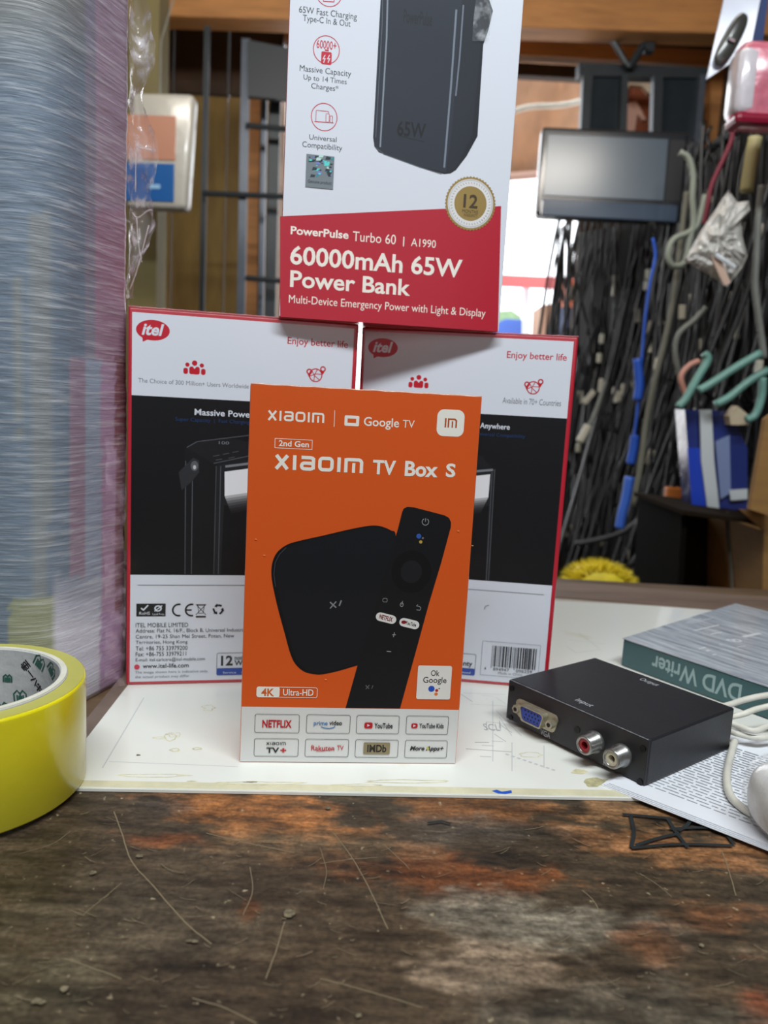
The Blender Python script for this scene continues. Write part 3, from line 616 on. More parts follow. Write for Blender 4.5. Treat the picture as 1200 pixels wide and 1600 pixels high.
    # lower white panel: hairline, conformity marks, address
    a = UL((215, 914)); b = UR((850, 924)); f.stroke('hairline', GREY, [a, (b[0], a[1])], 0.0003, px=False)
    a, b = UL((213, 963)), UL((259, 943)); f.rrect('conformity_marks', ink(34, 34, 36), a, b)
    kx = b[0]-a[0]; ky = b[1]-a[1]
    f.stroke('conformity_marks', WHITE, [(a[0]+kx*.16, a[1]+ky*.65), (a[0]+kx*.24, a[1]+ky*.5), (a[0]+kx*.4, a[1]+ky*.88)], .0008, px=False)
    f.text('conformity_marks', WHITE, 'RoHS', (a[0]+kx*.1, a[1]+ky*.12), (a[0]+kx*.46, a[1]+ky*.36), px=False)
    f.disc('conformity_marks', WHITE, (a[0]+kx*.74, a[1]+ky*.62), kx*.13, ky*.25, hole=.6, n=20); f.stroke('conformity_marks', WHITE, [(a[0]+kx*.62, a[1]+ky*.4), (a[0]+kx*.88, a[1]+ky*.85)], .0006, px=False)
    f.text('conformity_marks', WHITE, 'Lead Free', (a[0]+kx*.55, a[1]+ky*.1), (a[0]+kx*.95, a[1]+ky*.24), px=False)
    def arc(c, r, a0, a1, w): f.stroke('conformity_marks', ink(30, 30, 32), [(c[0]+r*math.cos(math.radians(a0+(a1-a0)*i/14)), c[1]+r*math.sin(math.radians(a0+(a1-a0)*i/14))) for i in range(15)], w, px=False)
    c = UL((279.5, 953)); arc(c, .0036, 75, 285, .0010); c = UL((299.5, 953)); arc(c, .0036, 75, 285, .0010); f.stroke('conformity_marks', ink(30, 30, 32), [(c[0]-.0034, c[1]), (c[0], c[1])], .0009, px=False)
    c = UL((314, 953)); D = ink(46, 46, 48)
    f.stroke('conformity_marks', D, [(c[0]-.002, c[1]+.003), (c[0]-.0013, c[1]-.002), (c[0]+.0013, c[1]-.002), (c[0]+.002, c[1]+.003)], .0003, px=False, closed=True)
    for s_ in (-1, 1): f.stroke('conformity_marks', D, [(c[0]-.003*s_, c[1]-.003), (c[0]+.003*s_, c[1]+.0036)], .00035, px=False)
    f.stroke('conformity_marks', D, [(c[0]-.0028, c[1]+.0033), (c[0]+.0028, c[1]+.0033)], .0006, px=False)
    f.rrect('conformity_marks', ink(20, 20, 22), (c[0]-.003, c[1]-.0047), (c[0]+.003, c[1]-.0037))
    c = UL((341, 952))
    for k in range(3):
        t = math.radians(90+120*k); dr = (math.cos(t), math.sin(t)); tn = (-math.sin(t), math.cos(t)); o = (c[0]+dr[0]*.0026-.0003*tn[0], c[1]+dr[1]*.0026-.0003*tn[1])
        f.stroke('conformity_marks', ink(24, 24, 26), [(o[0]-tn[0]*.0017-dr[0]*.0004, o[1]-tn[1]*.0017-dr[1]*.0004), (o[0]-tn[0]*.0004, o[1]-tn[1]*.0004), (o[0]+tn[0]*.0010, o[1]+tn[1]*.0010)], .0011, px=False)
        q1 = (o[0]+tn[0]*.0010-dr[0]*.0014, o[1]+tn[1]*.0010-dr[1]*.0014); f.poly('conformity_marks', ink(24, 24, 26), [q1, (o[0]+tn[0]*.001+dr[0]*.0012, o[1]+tn[1]*.001+dr[1]*.0012), (o[0]+tn[0]*.0027-dr[0]*.0006, o[1]+tn[1]*.0027-dr[1]*.0006)], px=False)
    T = INKD
    for s_, x1_, y_ in (('ITEL MOBILE LIMITED', 294, 976.6), ('Address: Flat N, 16/F., Block B, Universal Industrial', 384, 985.8), ('Centre, 19-25 Shan Mei Street, Fotan, New', 366, 995), ('Territories, Hong Kong', 293, 1004.2), ('Tel: +86 755 33979200', 293, 1013), ('Fax: +86-755 33979211', 291, 1022), ('E-mail: itel.carlcare@itel-mobile.com', 320, 1031.4)):
        a = UL((212, y_)); b = UL((x1_, y_)); f.text('address_lettering', T, s_, (a[0], a[1]-.0014), (b[0], a[1]+.0013), px=False)
    f.disc('web_symbol', ink(206, 60, 80), UL((214, 1042)), .0016); a = UL((223, 1040.5)); b = UL((295, 1040.5)); f.text('web_lettering', INKD, 'www.itel-life.com', (a[0], a[1]-.0014), (b[0], a[1]+.0014), 0.012, px=False)
    for s_, x1_, y_ in (('The image shown here is indicative only,', 325, 1051), ('the actual product may differ.', 297, 1058)):
        a = UL((211, y_)); b = UL((x1_, y_)); f.text('small_lettering', GREY, s_, (a[0], a[1]-.0011), (b[0], a[1]+.001), px=False)
    a = UL((338, 1055)); b = UR((744, 1024)); vt_ = UL((338, 1020))[1]
    f.rrect('warranty_badge', INKD, a, (b[0], vt_), .0012, line=.00025); f.rrect('warranty_badge', ink(48, 76, 160), a, (b[0], UL((338, 1044))[1]), .0010)
    p0 = UL((345, 1040)); p1 = UL((364, 1024)); f.text('warranty_lettering', INKD, '12', p0, p1, 0.03, px=False)
    f.text('warranty_lettering', INKD, 'months', (p1[0]+.001, (p0[1]+p1[1])/2+.0003), (p1[0]+.0075, p1[1]), .01, px=False); f.text('warranty_lettering', INKD, 'Warranty', (p1[0]+.001, p0[1]-.001), (b[0]-.002, (p0[1]+p1[1])/2), .02, px=False)
    f.text('warranty_lettering', WHITE, 'Service    Guaranteed', (a[0]+.004, a[1]+.001), (b[0]-.003, a[1]+.0024), px=False)
    # barcode
    a = UR((750, 1054)); b = UR((845, 1008)); f.rrect('barcode_frame', GREY, (a[0], a[1]), (b[0], b[1]), .0003, line=.0002)
    a = UR((767, 1041)); b = UR((840, 1014)); x = a[0]; rnd = random.Random(3); k = 0
    while x < b[0]:
        wd = rnd.choice((.0003, .0003, .0006, .0009)); lo = a[1]-(.0012 if k in (0, 14, 29) else 0); f.rrect('barcode', ink(30, 30, 34), (x, lo), (min(x+wd, b[0]), b[1])); x += wd+rnd.choice((.0003, .0005, .0007)); k += 1
    for s_, xa, xb in (('4', 756, 759), ('894947', 770, 795), ('096259', 806, 831)): f.text('barcode', INKD, s_, (UR((xa, 1050))[0], a[1]-.0026), (UR((xb, 1050))[0], a[1]-.0006), px=False)
    f.text('barcode', GREY, 'Made in China', (UR((778, 1054))[0], a[1]-.0047), (UR((816, 1054))[0], a[1]-.0032), px=False)
    f.stroke('hairline', INKD, [UR((757, 952)), UR((758, 947)), UR((764, 945.5))], .0003, px=False)
    f.flush()
draw_pb(FLf); draw_pb(FRf)

# ---- upper carton
f = FTf; GOLD = mat('gold_foil', rgb(176, 150, 92), 0.35, metal=0.6); SLV = mat('silver_foil', rgb(196, 200, 206), 0.3, metal=0.7)
f.rrect('white_panel', WHITE, (0.0003, 0.0003), (0.1322, 0.2317))
f.poly('red_band', ink(180, 32, 52), [f.uv(p) for p in ((437.5, 338), (783, 322), (778, 518), (437.5, 495))], px=False)
RP = ink(196, 44, 62); T = INKD
f.text('title_lettering', CREAM, 'PowerPulse', (454, 366), (545, 361), .025); f.text('title_lettering', CREAM, 'Turbo 60', (551, 376.5), (619, 367)); f.text('title_lettering', CREAM, '|', (629.5, 385), (632, 370)); f.text('title_lettering', CREAM, 'A1990', (642, 384.5), (681.5, 375.5))
f.text('title_lettering', CREAM, '60000mAh 65W', (453, 413), (723, 405.5), .02); f.text('title_lettering', CREAM, 'Power Bank', (453, 448.5), (642, 437), .02); f.text('small_lettering', CREAM, 'Multi-Device Emergency Power with Light & Display', (451, 477), (759, 483.5))
for s_, a, b in (('65W Fast Charging', (467, 24), (558, 19.5)), ('Type-C In & Out', (473, 37), (548, 31)), ('Massive Capacity', (468, 115), (549, 109.5)), ('Up to 14 Times', (474, 128), (542, 123)), ('Charges*', (486, 142), (529, 133)), ('Universal', (483, 219), (526, 214)), ('Compatibility', (472, 233.5), (535, 226))): ua, ub = f.uv(a), f.uv(b); f.text('caption_lettering', T, s_, (ua[0], ua[1]+.0004), (ub[0], ua[1]+.0004+(ub[1]-ua[1])*.84), px=False)
k = f.uv((531, 78))[0]-f.uv((510, 78))[0]
for c in ((514, -12), (510, 78), (506.5, 183)): f.disc('icon_ring', RP, f.uv(c), k, hole=.94, n=48)
f.text('icon_lettering', RP, '60000+', (494.5, 75), (526, 65.5), .01)
a, b = f.uv((501.5, 100)), f.uv((518.5, 82)); f.rrect('battery_icon', RP, a, b, .0008); f.rrect('battery_icon', RP, (a[0]+.0018, b[1]+.0004), (b[0]-.0018, b[1]+.0012)); 
for xx in (506.5, 513.5): f.stroke('battery_icon', WHITE, [(xx+1.5, 86), (xx-1.5, 92), (xx+1.5, 92), (xx-1, 98)], .0005)
a, b = f.uv((493, 190)), f.uv((514, 174)); f.rrect('laptop_icon', RP, a, b, .0004, line=.0003); f.stroke('laptop_icon', RP, [(491, 190), (521, 192)], .0004)
a, b = f.uv((508.5, 191)), f.uv((515, 178)); f.rrect('laptop_icon', WHITE, a, b); f.rrect('laptop_icon', RP, a, b, .0004, line=.0003); a, b = f.uv((515, 192)), f.uv((520, 181)); f.rrect('laptop_icon', RP, a, b, .0004, line=.0003)
f.stroke('plug_icon', RP, [(505, 2), (505, -6), (522, -5), (522, 3), (505, 2)], .0004)
# pictured power bank
D1 = ink(40, 47, 58); D2 = ink(32, 38, 48); D3 = ink(26, 31, 40)
top = [(598, -60), (766, -58)]
f.poly('pictured_power_bank', D3, [(598, -60), (768, -60), (763, -4), (770, 17), (763, 47), (755, 70), (746, 213), (729, 244), (712, 266), (704, 271), (694, 272), (653, 260), (592, 238), (585, 229), (583, 215)])
f.poly('pictured_power_bank', D1, [(598, -60), (726, -60), (722, 10), (712, 160), (697, 270), (653, 259), (593, 237), (586, 229), (584, 215)])
f.poly('pictured_power_bank', D2, [(726, -60), (756, -55), (752, 60), (738, 210), (712, 262), (699, 269), (708, 180)])
f.poly('pictured_power_bank', D3, [(756, -50), (763, -4), (770, 17), (763, 46), (752, 52), (753, 10)])
for pts, wd, cc in (([(607, -60), (604, 60), (594, 230)], .0009, (130, 140, 152)), ([(599, -60), (597, 40), (587, 215)], .0004, (88, 97, 110)), ([(713, 15), (705, 130), (694, 262)], .0011, (118, 128, 142)), ([(724, 8), (718, 90), (712, 150)], .0009, (112, 120, 134)), ([(586, 230), (600, 241), (655, 261), (690, 272)], .0004, (92, 98, 108))):
    f.stroke('edge_highlight', ink(*cc), pts, wd)
f.text('pictured_lettering', ink(16, 18, 24), '65W', (620, 212), (666, 193), .02); f.stroke('pictured_lettering', ink(30, 34, 40), [(622, 212), (664, 222)], .0005); f.text('pictured_lettering', ink(30, 34, 42), 'PowerPulse', (630, 36), (676, 20), 0.02)
# seal
c = f.uv((735, 318.3)); r_ = abs(f.uv((774, 319))[0]-c[0])
f.disc('warranty_seal', GOLD, c, r_*.97, n=96, zig=.05); f.disc('warranty_seal', ink(222, 222, 222), c, r_*.91); f.disc('warranty_seal', SLV, c, r_*.88, hole=.97); f.disc('warranty_seal', GOLD, c, r_*.645)
for i in range(44):
    t = 2*PI*i/44; f.stroke('warranty_seal', ink(150, 150, 146), [(c[0]+r_*.73*math.cos(t), c[1]+r_*.73*math.sin(t)), (c[0]+r_*.80*math.cos(t+.03), c[1]+r_*.80*math.sin(t+.03))], .0003, px=False)
f.text('seal_lettering', ink(70, 58, 40), '12', (723.5, 324), (747, 305), .02); f.text('seal_lettering', ink(96, 80, 54), 'MONTHS', (722, 332), (747, 329)); f.text('seal_lettering', ink(110, 92, 64), 'WARRANTY', (724, 338), (746, 335))
# hologram
a, b = f.uv((477, 292)), f.uv((522.5, 245)); f.rrect('hologram_sticker', mat('dull_foil', rgb(128, 138, 144), 0.3, metal=0.6), a, b)
rnd = random.Random(5); HC_ = [mat('holo_cyan', rgb(90, 220, 214), 0.3), mat('holo_teal', rgb(60, 150, 160), 0.3), mat('holo_dark', rgb(46, 58, 66), 0.3), mat('holo_violet', rgb(120, 130, 200), 0.3), mat('holo_pale', rgb(190, 225, 220), 0.3)]
for i in range(46):
    x = a[0]+(b[0]-a[0])*rnd.uniform(.05, .88); y = a[1]+(b[1]-a[1])*rnd.uniform(.3, .92); s_ = rnd.uniform(.0008, .0028)
    f.poly('hologram_pattern', HC_[rnd.choice((0, 0, 1, 2, 2, 2, 3, 4))], [(x, y), (x+s_, y+s_*.1), (x+s_*1.2, y+s_*.6), (x+s_*.2, y+s_*.7)], px=False)
f.text('hologram_lettering', ink(60, 66, 70), 'Genuine product', (481, 287), (518, 284))
f.flush()

# ---- orange carton
f = FXf; X = f.uv; P1c = ink(218, 88, 26)
f.poly('orange_panel', P1c, [(.0004, X((376, 1104))[1]), (.1079, X((376, 1104))[1]), (.1079, .1840), (.0004, .1840)], px=False)
f.poly('white_band', ink(218, 218, 216), [(.0004, .0004), (.1079, .0004), (.1079, X((376, 1104))[1]), (.0004, X((376, 1104))[1])], px=False)
def wordmark(bl, tr, m, part, hw=.17):
    """the wide rounded lower-case word, drawn letter by letter"""
    a, b = X(bl), X(tr); w_ = b[0]-a[0]; h_ = b[1]-a[1]; t = h_*hw*1.15
    U = lambda x, y: (a[0]+x*w_, a[1]+y*h_)
    def loop(x0, x1, y0, y1, op=None): 
        p0 = U(x0, y0); p1 = U(x1, y1); f.rrect(part, m, p0, p1, h_*.32, line=t)
    e = t/2/w_; ey = t/2/h_
    f.stroke(part, m, [U(.0+e, ey*.3), U(.165-e, 1-ey*.3)], t*1.05, px=False); f.stroke(part, m, [U(e, 1-ey*.3), U(.165-e, ey*.3)], t*1.05, px=False)
    f.stroke(part, m, [U(.225, 0), U(.225, 1)], t, px=False)
    loop(.285, .455, 0, .62); f.stroke(part, m, [U(.30, 1-ey), U(.40, 1-ey), U(.425, 1-ey*1.3), U(.455-e, .80), U(.455-e, 0.1)], t, px=False)
    loop(.49, .665, 0, 1)
    f.stroke(part, m, [U(.725, 0), U(.725, 1)], t, px=False)
    x0, x1 = .785+e, 1-e; xm = (x0+x1)/2
    f.stroke(part, m, [U(x0, 0), U(x0, 1-ey*1.2), U(x0+.02, 1-ey), U(x1-.03, 1-ey), U(x1-.01, 1-ey*1.5), U(x1, .72), U(x1, 0)], t, px=False); f.stroke(part, m, [U(xm, 0), U(xm, .66)], t*.9, px=False)
wordmark((418, 656.5), (507, 645.5), CREAM, 'brand_lettering', .17); f.stroke('divider', CREAM, [(523, 641), (522, 667)], .00025)
a, b = X((538, 665)), X((561.5, 650)); f.rrect('tv_symbol', CREAM, a, b, .0006, line=.0014)
f.text('platform_lettering', CREAM, 'Google', (568, 669.5), (624, 654), .012); f.text('platform_lettering', CREAM, 'TV', (629, 668), (648, 657))
c = X((704, 661)); f.rrect('brand_badge', CREAM, (c[0]-.0065, c[1]-.0063), (c[0]+.0065, c[1]+.0063), .0032)
OB = ink(176, 84, 40); f.stroke('badge_lettering', OB, [(c[0]-.0024, c[1]-.0022), (c[0]-.0024, c[1]+.0022)], .0008, px=False)
f.stroke('badge_lettering', OB, [(c[0]-.0010, c[1]-.0022), (c[0]-.0010, c[1]+.0018), (c[0]+.0020, c[1]+.0018), (c[0]+.0027, c[1]+.0012), (c[0]+.0027, c[1]-.0022)], .0008, px=False); f.stroke('badge_lettering', OB, [(c[0]+.0009, c[1]-.0022), (c[0]+.0009, c[1]+.0009)], .0007, px=False)
a, b = X((429, 700)), X((488.5, 687.5)); f.rrect('generation_frame', CREAM, a, b, 0, line=.00025); f.text('generation_lettering', CREAM, '2nd Gen', (435.5, 697), (483, 690), .02)
wordmark((428.5, 733), (568, 716.5), CREAM, 'title_lettering', .2); f.text('title_lettering', CREAM, 'TV', (582, 741), (619, 720), .03); f.text('title_lettering', CREAM, 'Box', (632, 744), (685, 722.5), .03); f.text('title_lettering', CREAM, 'S', (696, 745.5), (712.5, 724.5), .03)
z = lambda x, y: (370+x/3, 790+y/3)
def spl(pts, k=6):
    q = [X(p)+(0,) for p in pts]; q = q[-2:]+q+q[:2]; s_ = smooth_path(q, k); return [tuple(v[:2]) for v in s_[2*k:-2*k-0-1-0][:len(pts)*k]]
dv = [z(*p) for p in ((745, 140), (722, 116), (680, 98), (640, 93), (590, 99), (520, 113), (400, 141), (280, 168), (230, 186), (190, 218), (168, 262), (162, 320), (172, 390), (195, 490), (225, 600), (250, 690), (275, 742), (315, 777), (360, 789), (400, 790), (470, 776), (560, 750), (640, 728), (700, 600), (745, 500), (745, 300))]
f.poly('pictured_device', ink(13, 14, 17), spl(dv), px=False)
dv2 = [z(*p) for p in ((745, 146), (720, 124), (680, 106), (640, 101), (590, 107), (400, 149), (290, 176), (240, 198), (205, 234), (190, 272), (184, 320), (192, 390), (212, 490), (240, 600), (262, 680), (285, 730), (320, 765), (360, 779), (400, 781), (470, 768), (560, 742), (640, 720), (700, 600), (745, 500), (745, 300))]
f.poly('device_top', ink(19, 21, 26), spl(dv2), px=False)
f.stroke('device_edge', ink(66, 70, 76), [z(232, 196), z(200, 228), z(180, 268), z(174, 320), z(182, 380)], .0003)
S2 = ink(130, 132, 134)
f.stroke('device_lettering', S2, [z(437, 452), z(466, 478)], .0007); f.stroke('device_lettering', S2, [z(466, 449), z(437, 482)], .0006); f.stroke('device_lettering', S2, [z(490, 444), z(480, 470)], .0007)
rm = [z(*p) for p in ((510, 948), (566, 748), (640, 500), (700, 300), (755, 110), (775, 30), (782, 14), (800, 5), (830, 8), (900, 26), (975, 46), (995, 58), (1004, 78), (1003, 100), (960, 260), (900, 460), (840, 680), (765, 950))]
f.poly('pictured_remote', ink(18, 19, 22), rm)
c = X(z(818, 310)); f.disc('remote_ring', ink(12, 12, 15), c, .0100, .0110, n=48); f.disc('remote_ring', ink(26, 28, 32), c, .0100, .0110, hole=.985, n=48); f.disc('remote_ring', ink(26, 27, 31), c, .0052, .0056, n=36)
RI = ink(150, 152, 154)
c = X(z(884, 76)); f.stroke('remote_symbol', RI, [(c[0]+.0016*math.cos(math.radians(120+300*i/16)), c[1]+.0016*math.sin(math.radians(120+300*i/16))) for i in range(17)], .0003, px=False); f.stroke('remote_symbol', RI, [c, (c[0], c[1]+.0018)], .0003, px=False)
f.disc('assistant_dots', ink(50, 90, 170), X(z(853, 143)), .0012, n=20); f.disc('assistant_dots', ink(190, 160, 70), X(z(862, 170)), .0008, n=16); f.disc('assistant_dots', ink(120, 110, 110), X(z(872, 152)), .0005, n=12)
a, b = X(z(683, 452)), X(z(706, 434)); f.rrect('remote_symbol', RI, a, b, .0006, line=.0002)
c = X(z(773, 464)); f.disc('remote_symbol', RI, c, .0009, .0011, hole=.7, n=20); f.stroke('remote_symbol', RI, [c, (c[0]+.0003, c[1]+.0019)], .0003, px=False)
f.stroke('remote_symbol', RI, [z(842, 488), z(858, 490), z(863, 480), z(856, 472), z(842, 470), z(849, 463)], .00025)
def pill(px0, py0, px1, py1, tiltpx):
    a = X(z(px0, py0)); b = X(z(px1, py1)); h = .00215; d = Vector((b[0]-a[0], b[1]-a[1])).normalized(); n_ = Vector((-d.y, d.x)); pts = []
    for i in range(9): t = math.radians(90+180*i/8); pts.append((a[0]+h*(d.x*math.cos(t)+n_.x*math.sin(t)), a[1]+h*(d.y*math.cos(t)+n_.y*math.sin(t))))
    for i in range(9): t = math.radians(-90+180*i/8); pts.append((b[0]+h*(d.x*math.cos(t)+n_.x*math.sin(t)), b[1]+h*(d.y*math.cos(t)+n_.y*math.sin(t))))
    f.poly('remote_button', ink(224, 222, 218), pts, px=False); return a, d, n_, (Vector(b)-Vector(a)).length
def tilted(a, d, n_, x0, x1, y0, y1, s_, m, bold=.03):
    vs, fs_ = text_mesh(s_, bold, 0); f.add('remote_button_lettering', m, [(a[0]+d.x*(x0+(x1-x0)*x)+n_.x*(y0+(y1-y0)*y), a[1]+d.y*(x0+(x1-x0)*x)+n_.y*(y0+(y1-y0)*y)) for x, y in vs], fs_)
a, d, n_, l_ = pill(672, 520, 727, 534, 0); tilted(a, d, n_, -.0004, l_+.0004, -.0011, .0012, 'NETFLIX', ink(120, 22, 30), .04)
a, d, n_, l_ = pill(782, 546, 835, 559, 0); tilted(a, d, n_, .0010, l_+.0006, -.0009, .001, 'YouTube', ink(50, 46, 46), .03); f.disc('remote_button_lettering', ink(130, 26, 34), (a[0]+.0001, a[1]), .0013, .0009, n=16)
f.stroke('remote_symbol', RI, [z(728, 605), z(745, 605)], .00035); f.stroke('remote_symbol', RI, [z(739, 594), z(734, 616)], .00035); f.stroke('remote_symbol', RI, [z(702, 682), z(723, 684)], .00035)
f.stroke('remote_lettering', ink(96, 98, 100), [z(604, 842), z(620, 858)], .0005); f.stroke('remote_lettering', ink(96, 98, 100), [z(622, 840), z(604, 860)], .0004); f.stroke('remote_lettering', ink(96, 98, 100), [z(638, 842), z(632, 858)], .0004)
# 4K badge
a, b = X((400.5, 1089)), X((496.5, 1074)); xm = X((437, 1080))[0]; f.rrect('resolution_badge', CREAM, a, b, .0012, line=.0003); f.rrect('resolution_badge', CREAM, a, (xm, b[1]), .0012)
f.text('resolution_lettering', ink(206, 96, 40), '4K', (408, 1087.5), (429, 1075.5), .03); f.text('resolution_lettering', CREAM, 'Ultra-HD', (442, 1086.5), (490, 1077), .012)
a, b = X((650, 1092)), X((706.5, 1040.5)); f.rrect('assistant_card', ink(230, 226, 220), a, b, .001); DKK = ink(34, 34, 36)
f.text('assistant_lettering', DKK, 'Ok', (673, 1056), (687, 1047), .01); f.text('assistant_lettering', DKK, 'Google', (660.5, 1069.5), (698, 1058), .01)
c = X((674, 1076)); f.disc('assistant_dots', ink(36, 84, 190), c, .0016, n=24); f.disc('assistant_dots', ink(180, 40, 44), (c[0]+.0027, c[1]-.0008), .0008, n=16); f.disc('assistant_dots', ink(226, 120, 60), (c[0]+.0025, c[1]-.0027), .0009, n=16); f.disc('assistant_dots', ink(60, 100, 70), (c[0]+.0039, c[1]+.0002), .0004, n=10)
# application buttons
ys = ((1116, 1144.5), (1154, 1181.5)); y3 = lambda x, y: (360+x/3, 1020+y/3)
cells = [[(397.5, 468.5), (478, 548), (556, 624.5), (633.5, 701.5)], [(396.5, 467), (476, 545.5), (554, 623), (631.5, 699.5)]]
BR = ink(30, 30, 32); RD = ink(186, 28, 38)
for r_i in range(2):
    for c_i in range(4):
        xa, xb = cells[r_i][c_i]; a = X((xa, ys[r_i][1]+c_i*.8)); b = X((xb, ys[r_i][0]+c_i*.9)); f.rrect('app_frame', ink(70, 72, 76), a, b, .0011, line=.00022)
f.text('netflix_lettering'.replace('netflix', 'app'), RD, 'NETFLIX', y3(149, 349), y3(288, 315), .03)
f.text('app_lettering', ink(50, 120, 180), 'prime', y3(390, 345), y3(456, 320), .012); f.text('app_lettering', BR, 'video', y3(463, 338), y3(524, 318), .02); f.stroke('app_lettering', ink(50, 120, 180), [y3(424, 345), y3(442, 352), y3(462, 354), y3(482, 350), y3(491, 344)], .0004)
def play(x0, x1, y0, y1): 
    a = X(y3(x0, y1)); b = X(y3(x1, y0)); f.rrect('app_symbol', RD, a, b, .0008); cx_ = (a[0]+b[0])/2; cy_ = (a[1]+b[1])/2; f.poly('app_symbol', WHITE, [(cx_-.0006, cy_+.0007), (cx_-.0006, cy_-.0007), (cx_+.0008, cy_)], px=False)
play(627, 667, 326, 353); f.text('app_lettering', BR, 'YouTube', y3(674, 353), y3(761, 329), .02); play(847, 878, 330, 352); f.text('app_lettering', BR, 'YouTube Kids', y3(884, 352), y3(1000, 331), .02)
wordmark(y3(168, 431), y3(260, 418), BR, 'app_lettering', .17); f.text('app_lettering', BR, 'TV', y3(168, 468), y3(229, 443), .03); f.text('app_lettering', RD, '+', y3(234, 466), y3(262, 446), .04)
f.text('app_lettering', RD, 'Rakuten', y3(378, 457), y3(488, 434), .01); f.text('app_lettering', RD, 'TV', y3(499, 456), y3(531, 434), .01); f.stroke('app_lettering', RD, [y3(402, 460), y3(440, 458), y3(484, 452)], .0003)
a, b = X(y3(622, 474)), X(y3(749, 420)); f.rrect('app_symbol', ink(142, 128, 96), a, b, .0006); f.text('app_lettering', ink(34, 28, 20), 'IMDb', y3(640, 465), y3(732, 430), .035)
f.text('app_lettering', BR, 'More Apps+', y3(840, 463), y3(1000, 437), .03, .25); f.disc('app_symbol', ink(190, 180, 60), X(y3(925, 447)), .0007, n=14)
# tiny scuffs in the film
for x, y in ((413, 867), (716, 829), (738, 852), (400, 842), (509, 1061)): f.stroke('film_scuff', ink(240, 150, 90), [(x-1.5, y), (x+1.5, y+.6)], .0004)
f.flush()
# shrink film ridges along the top front edge of the orange carton (seam of the wrap, pale tint stands for its highlight)
fm = mat('seam_film', rgb(240, 190, 160), 0.15, coat=1.0, alpha=0.55)
mk('film_seam', tube([(-0.0540+0.1080*i/30, -0.0246, 0.1843+0.00015*math.sin(i*1.7)) for i in range(31)], 0.00045, seg=6), fm, GX, True)
mk('film_seam', tube([(-0.0665+0.133*i/40, -0.0376, HB+0.0001+0.0001*math.sin(i*2.1)) for i in range(41)], 0.0004, seg=6), mat('seam_film_red', rgb(220, 130, 140), 0.15, coat=1.0, alpha=0.5), GR, True)
mk('film_seam', tube([(-0.0665+0.133*i/40, -0.0376, HB+0.0001+0.0001*math.sin(i*2.3)) for i in range(41)], 0.0004, seg=6), MATS['seam_film_red'], GL, True)
# loose fold of film at the upper right of the upper carton
def crumple(fn, nu, nv, amp, seed, thick=0.0):
    b_ = bmesh.new(); G = []
    for j in range(nv+1):
        row = []
        for i in range(nu+1):
            p_ = Vector(fn(i/nu, j/nv)); q = p_*38+Vector((seed, seed*.7, 0)); row.append(b_.verts.new(p_+Vector((noise.noise(q), noise.noise(q+Vector((9, 2, 4))), noise.noise(q+Vector((3, 8, 1)))))*amp+noise.noise_vector(q*3.1)*amp*.45))
        G.append(row)
    for j in range(nv):
        for i in range(nu):
            b_.faces.new((G[j][i], G[j][i+1], G[j+1][i+1])); b_.faces.new((G[j][i], G[j+1][i+1], G[j+1][i]))
    if thick: bmesh.ops.solidify(b_, geom=b_.faces[:], thickness=thick)
    return b_
FOLD = clear_film('clear_fold', rgb(225, 230, 236), 0.06, 0.55, 160)
def foldfn(u, v):
    a = FTf.uv((742+26*u-4*v, -5+70*v)); return (FTf.O+FTf.U*a[0]+FTf.V*a[1]+Vector((0, -0.0012, 0)))
mk('film_fold', crumple(foldfn, 16, 30, 0.0009, 4), FOLD, GT)

# ------------------------------------------------------------------ tall film-wrapped bundle at the left
bs = empty('wrapped_bundle', (-0.26, 0.48, CT), 0, 'tall grey and pink bundle wrapped in stretch film, rising out of the photo at left', 'bundle')
def rounded(poly, rad, n=10):
    out = []; m_ = len(poly)
    for i in range(m_):
        p0, p1, p2 = [Vector(poly[(i+k) % m_]) for k in (-1, 0, 1)]; r_ = rad[i]; d0 = (p0-p1).normalized(); d1 = (p2-p1).normalized(); a_ = p1+d0*r_; c_ = p1+d1*r_
        for k in range(n+1):
            t = k/n; out.append(a_*(1-t)**2+p1*2*t*(1-t)+c_*t*t)
    return out
SEC = rounded([(-0.40, 0.395), (-0.176, 0.392), (-0.1568, 0.4565), (-0.205, 0.585), (-0.40, 0.58)], [.03, .022, .004, .03, .03])
def resample(sec, step):
    out = []; n_ = len(sec)
    for i in range(n_):
        a, b = sec[i], sec[(i+1) % n_]; k = max(1, int((b-a).length/step))
        for j in range(k): out.append(a.lerp(b, j/k))
    return out
sec = resample(SEC, 0.002)
HZ = 0.47; NZ = 150
def proj(P):
    d = Vector(P)-EYE; zz = d.dot(fw); return 600+F*d.dot(RT)/zz, 800-F*d.dot(UP)/zz
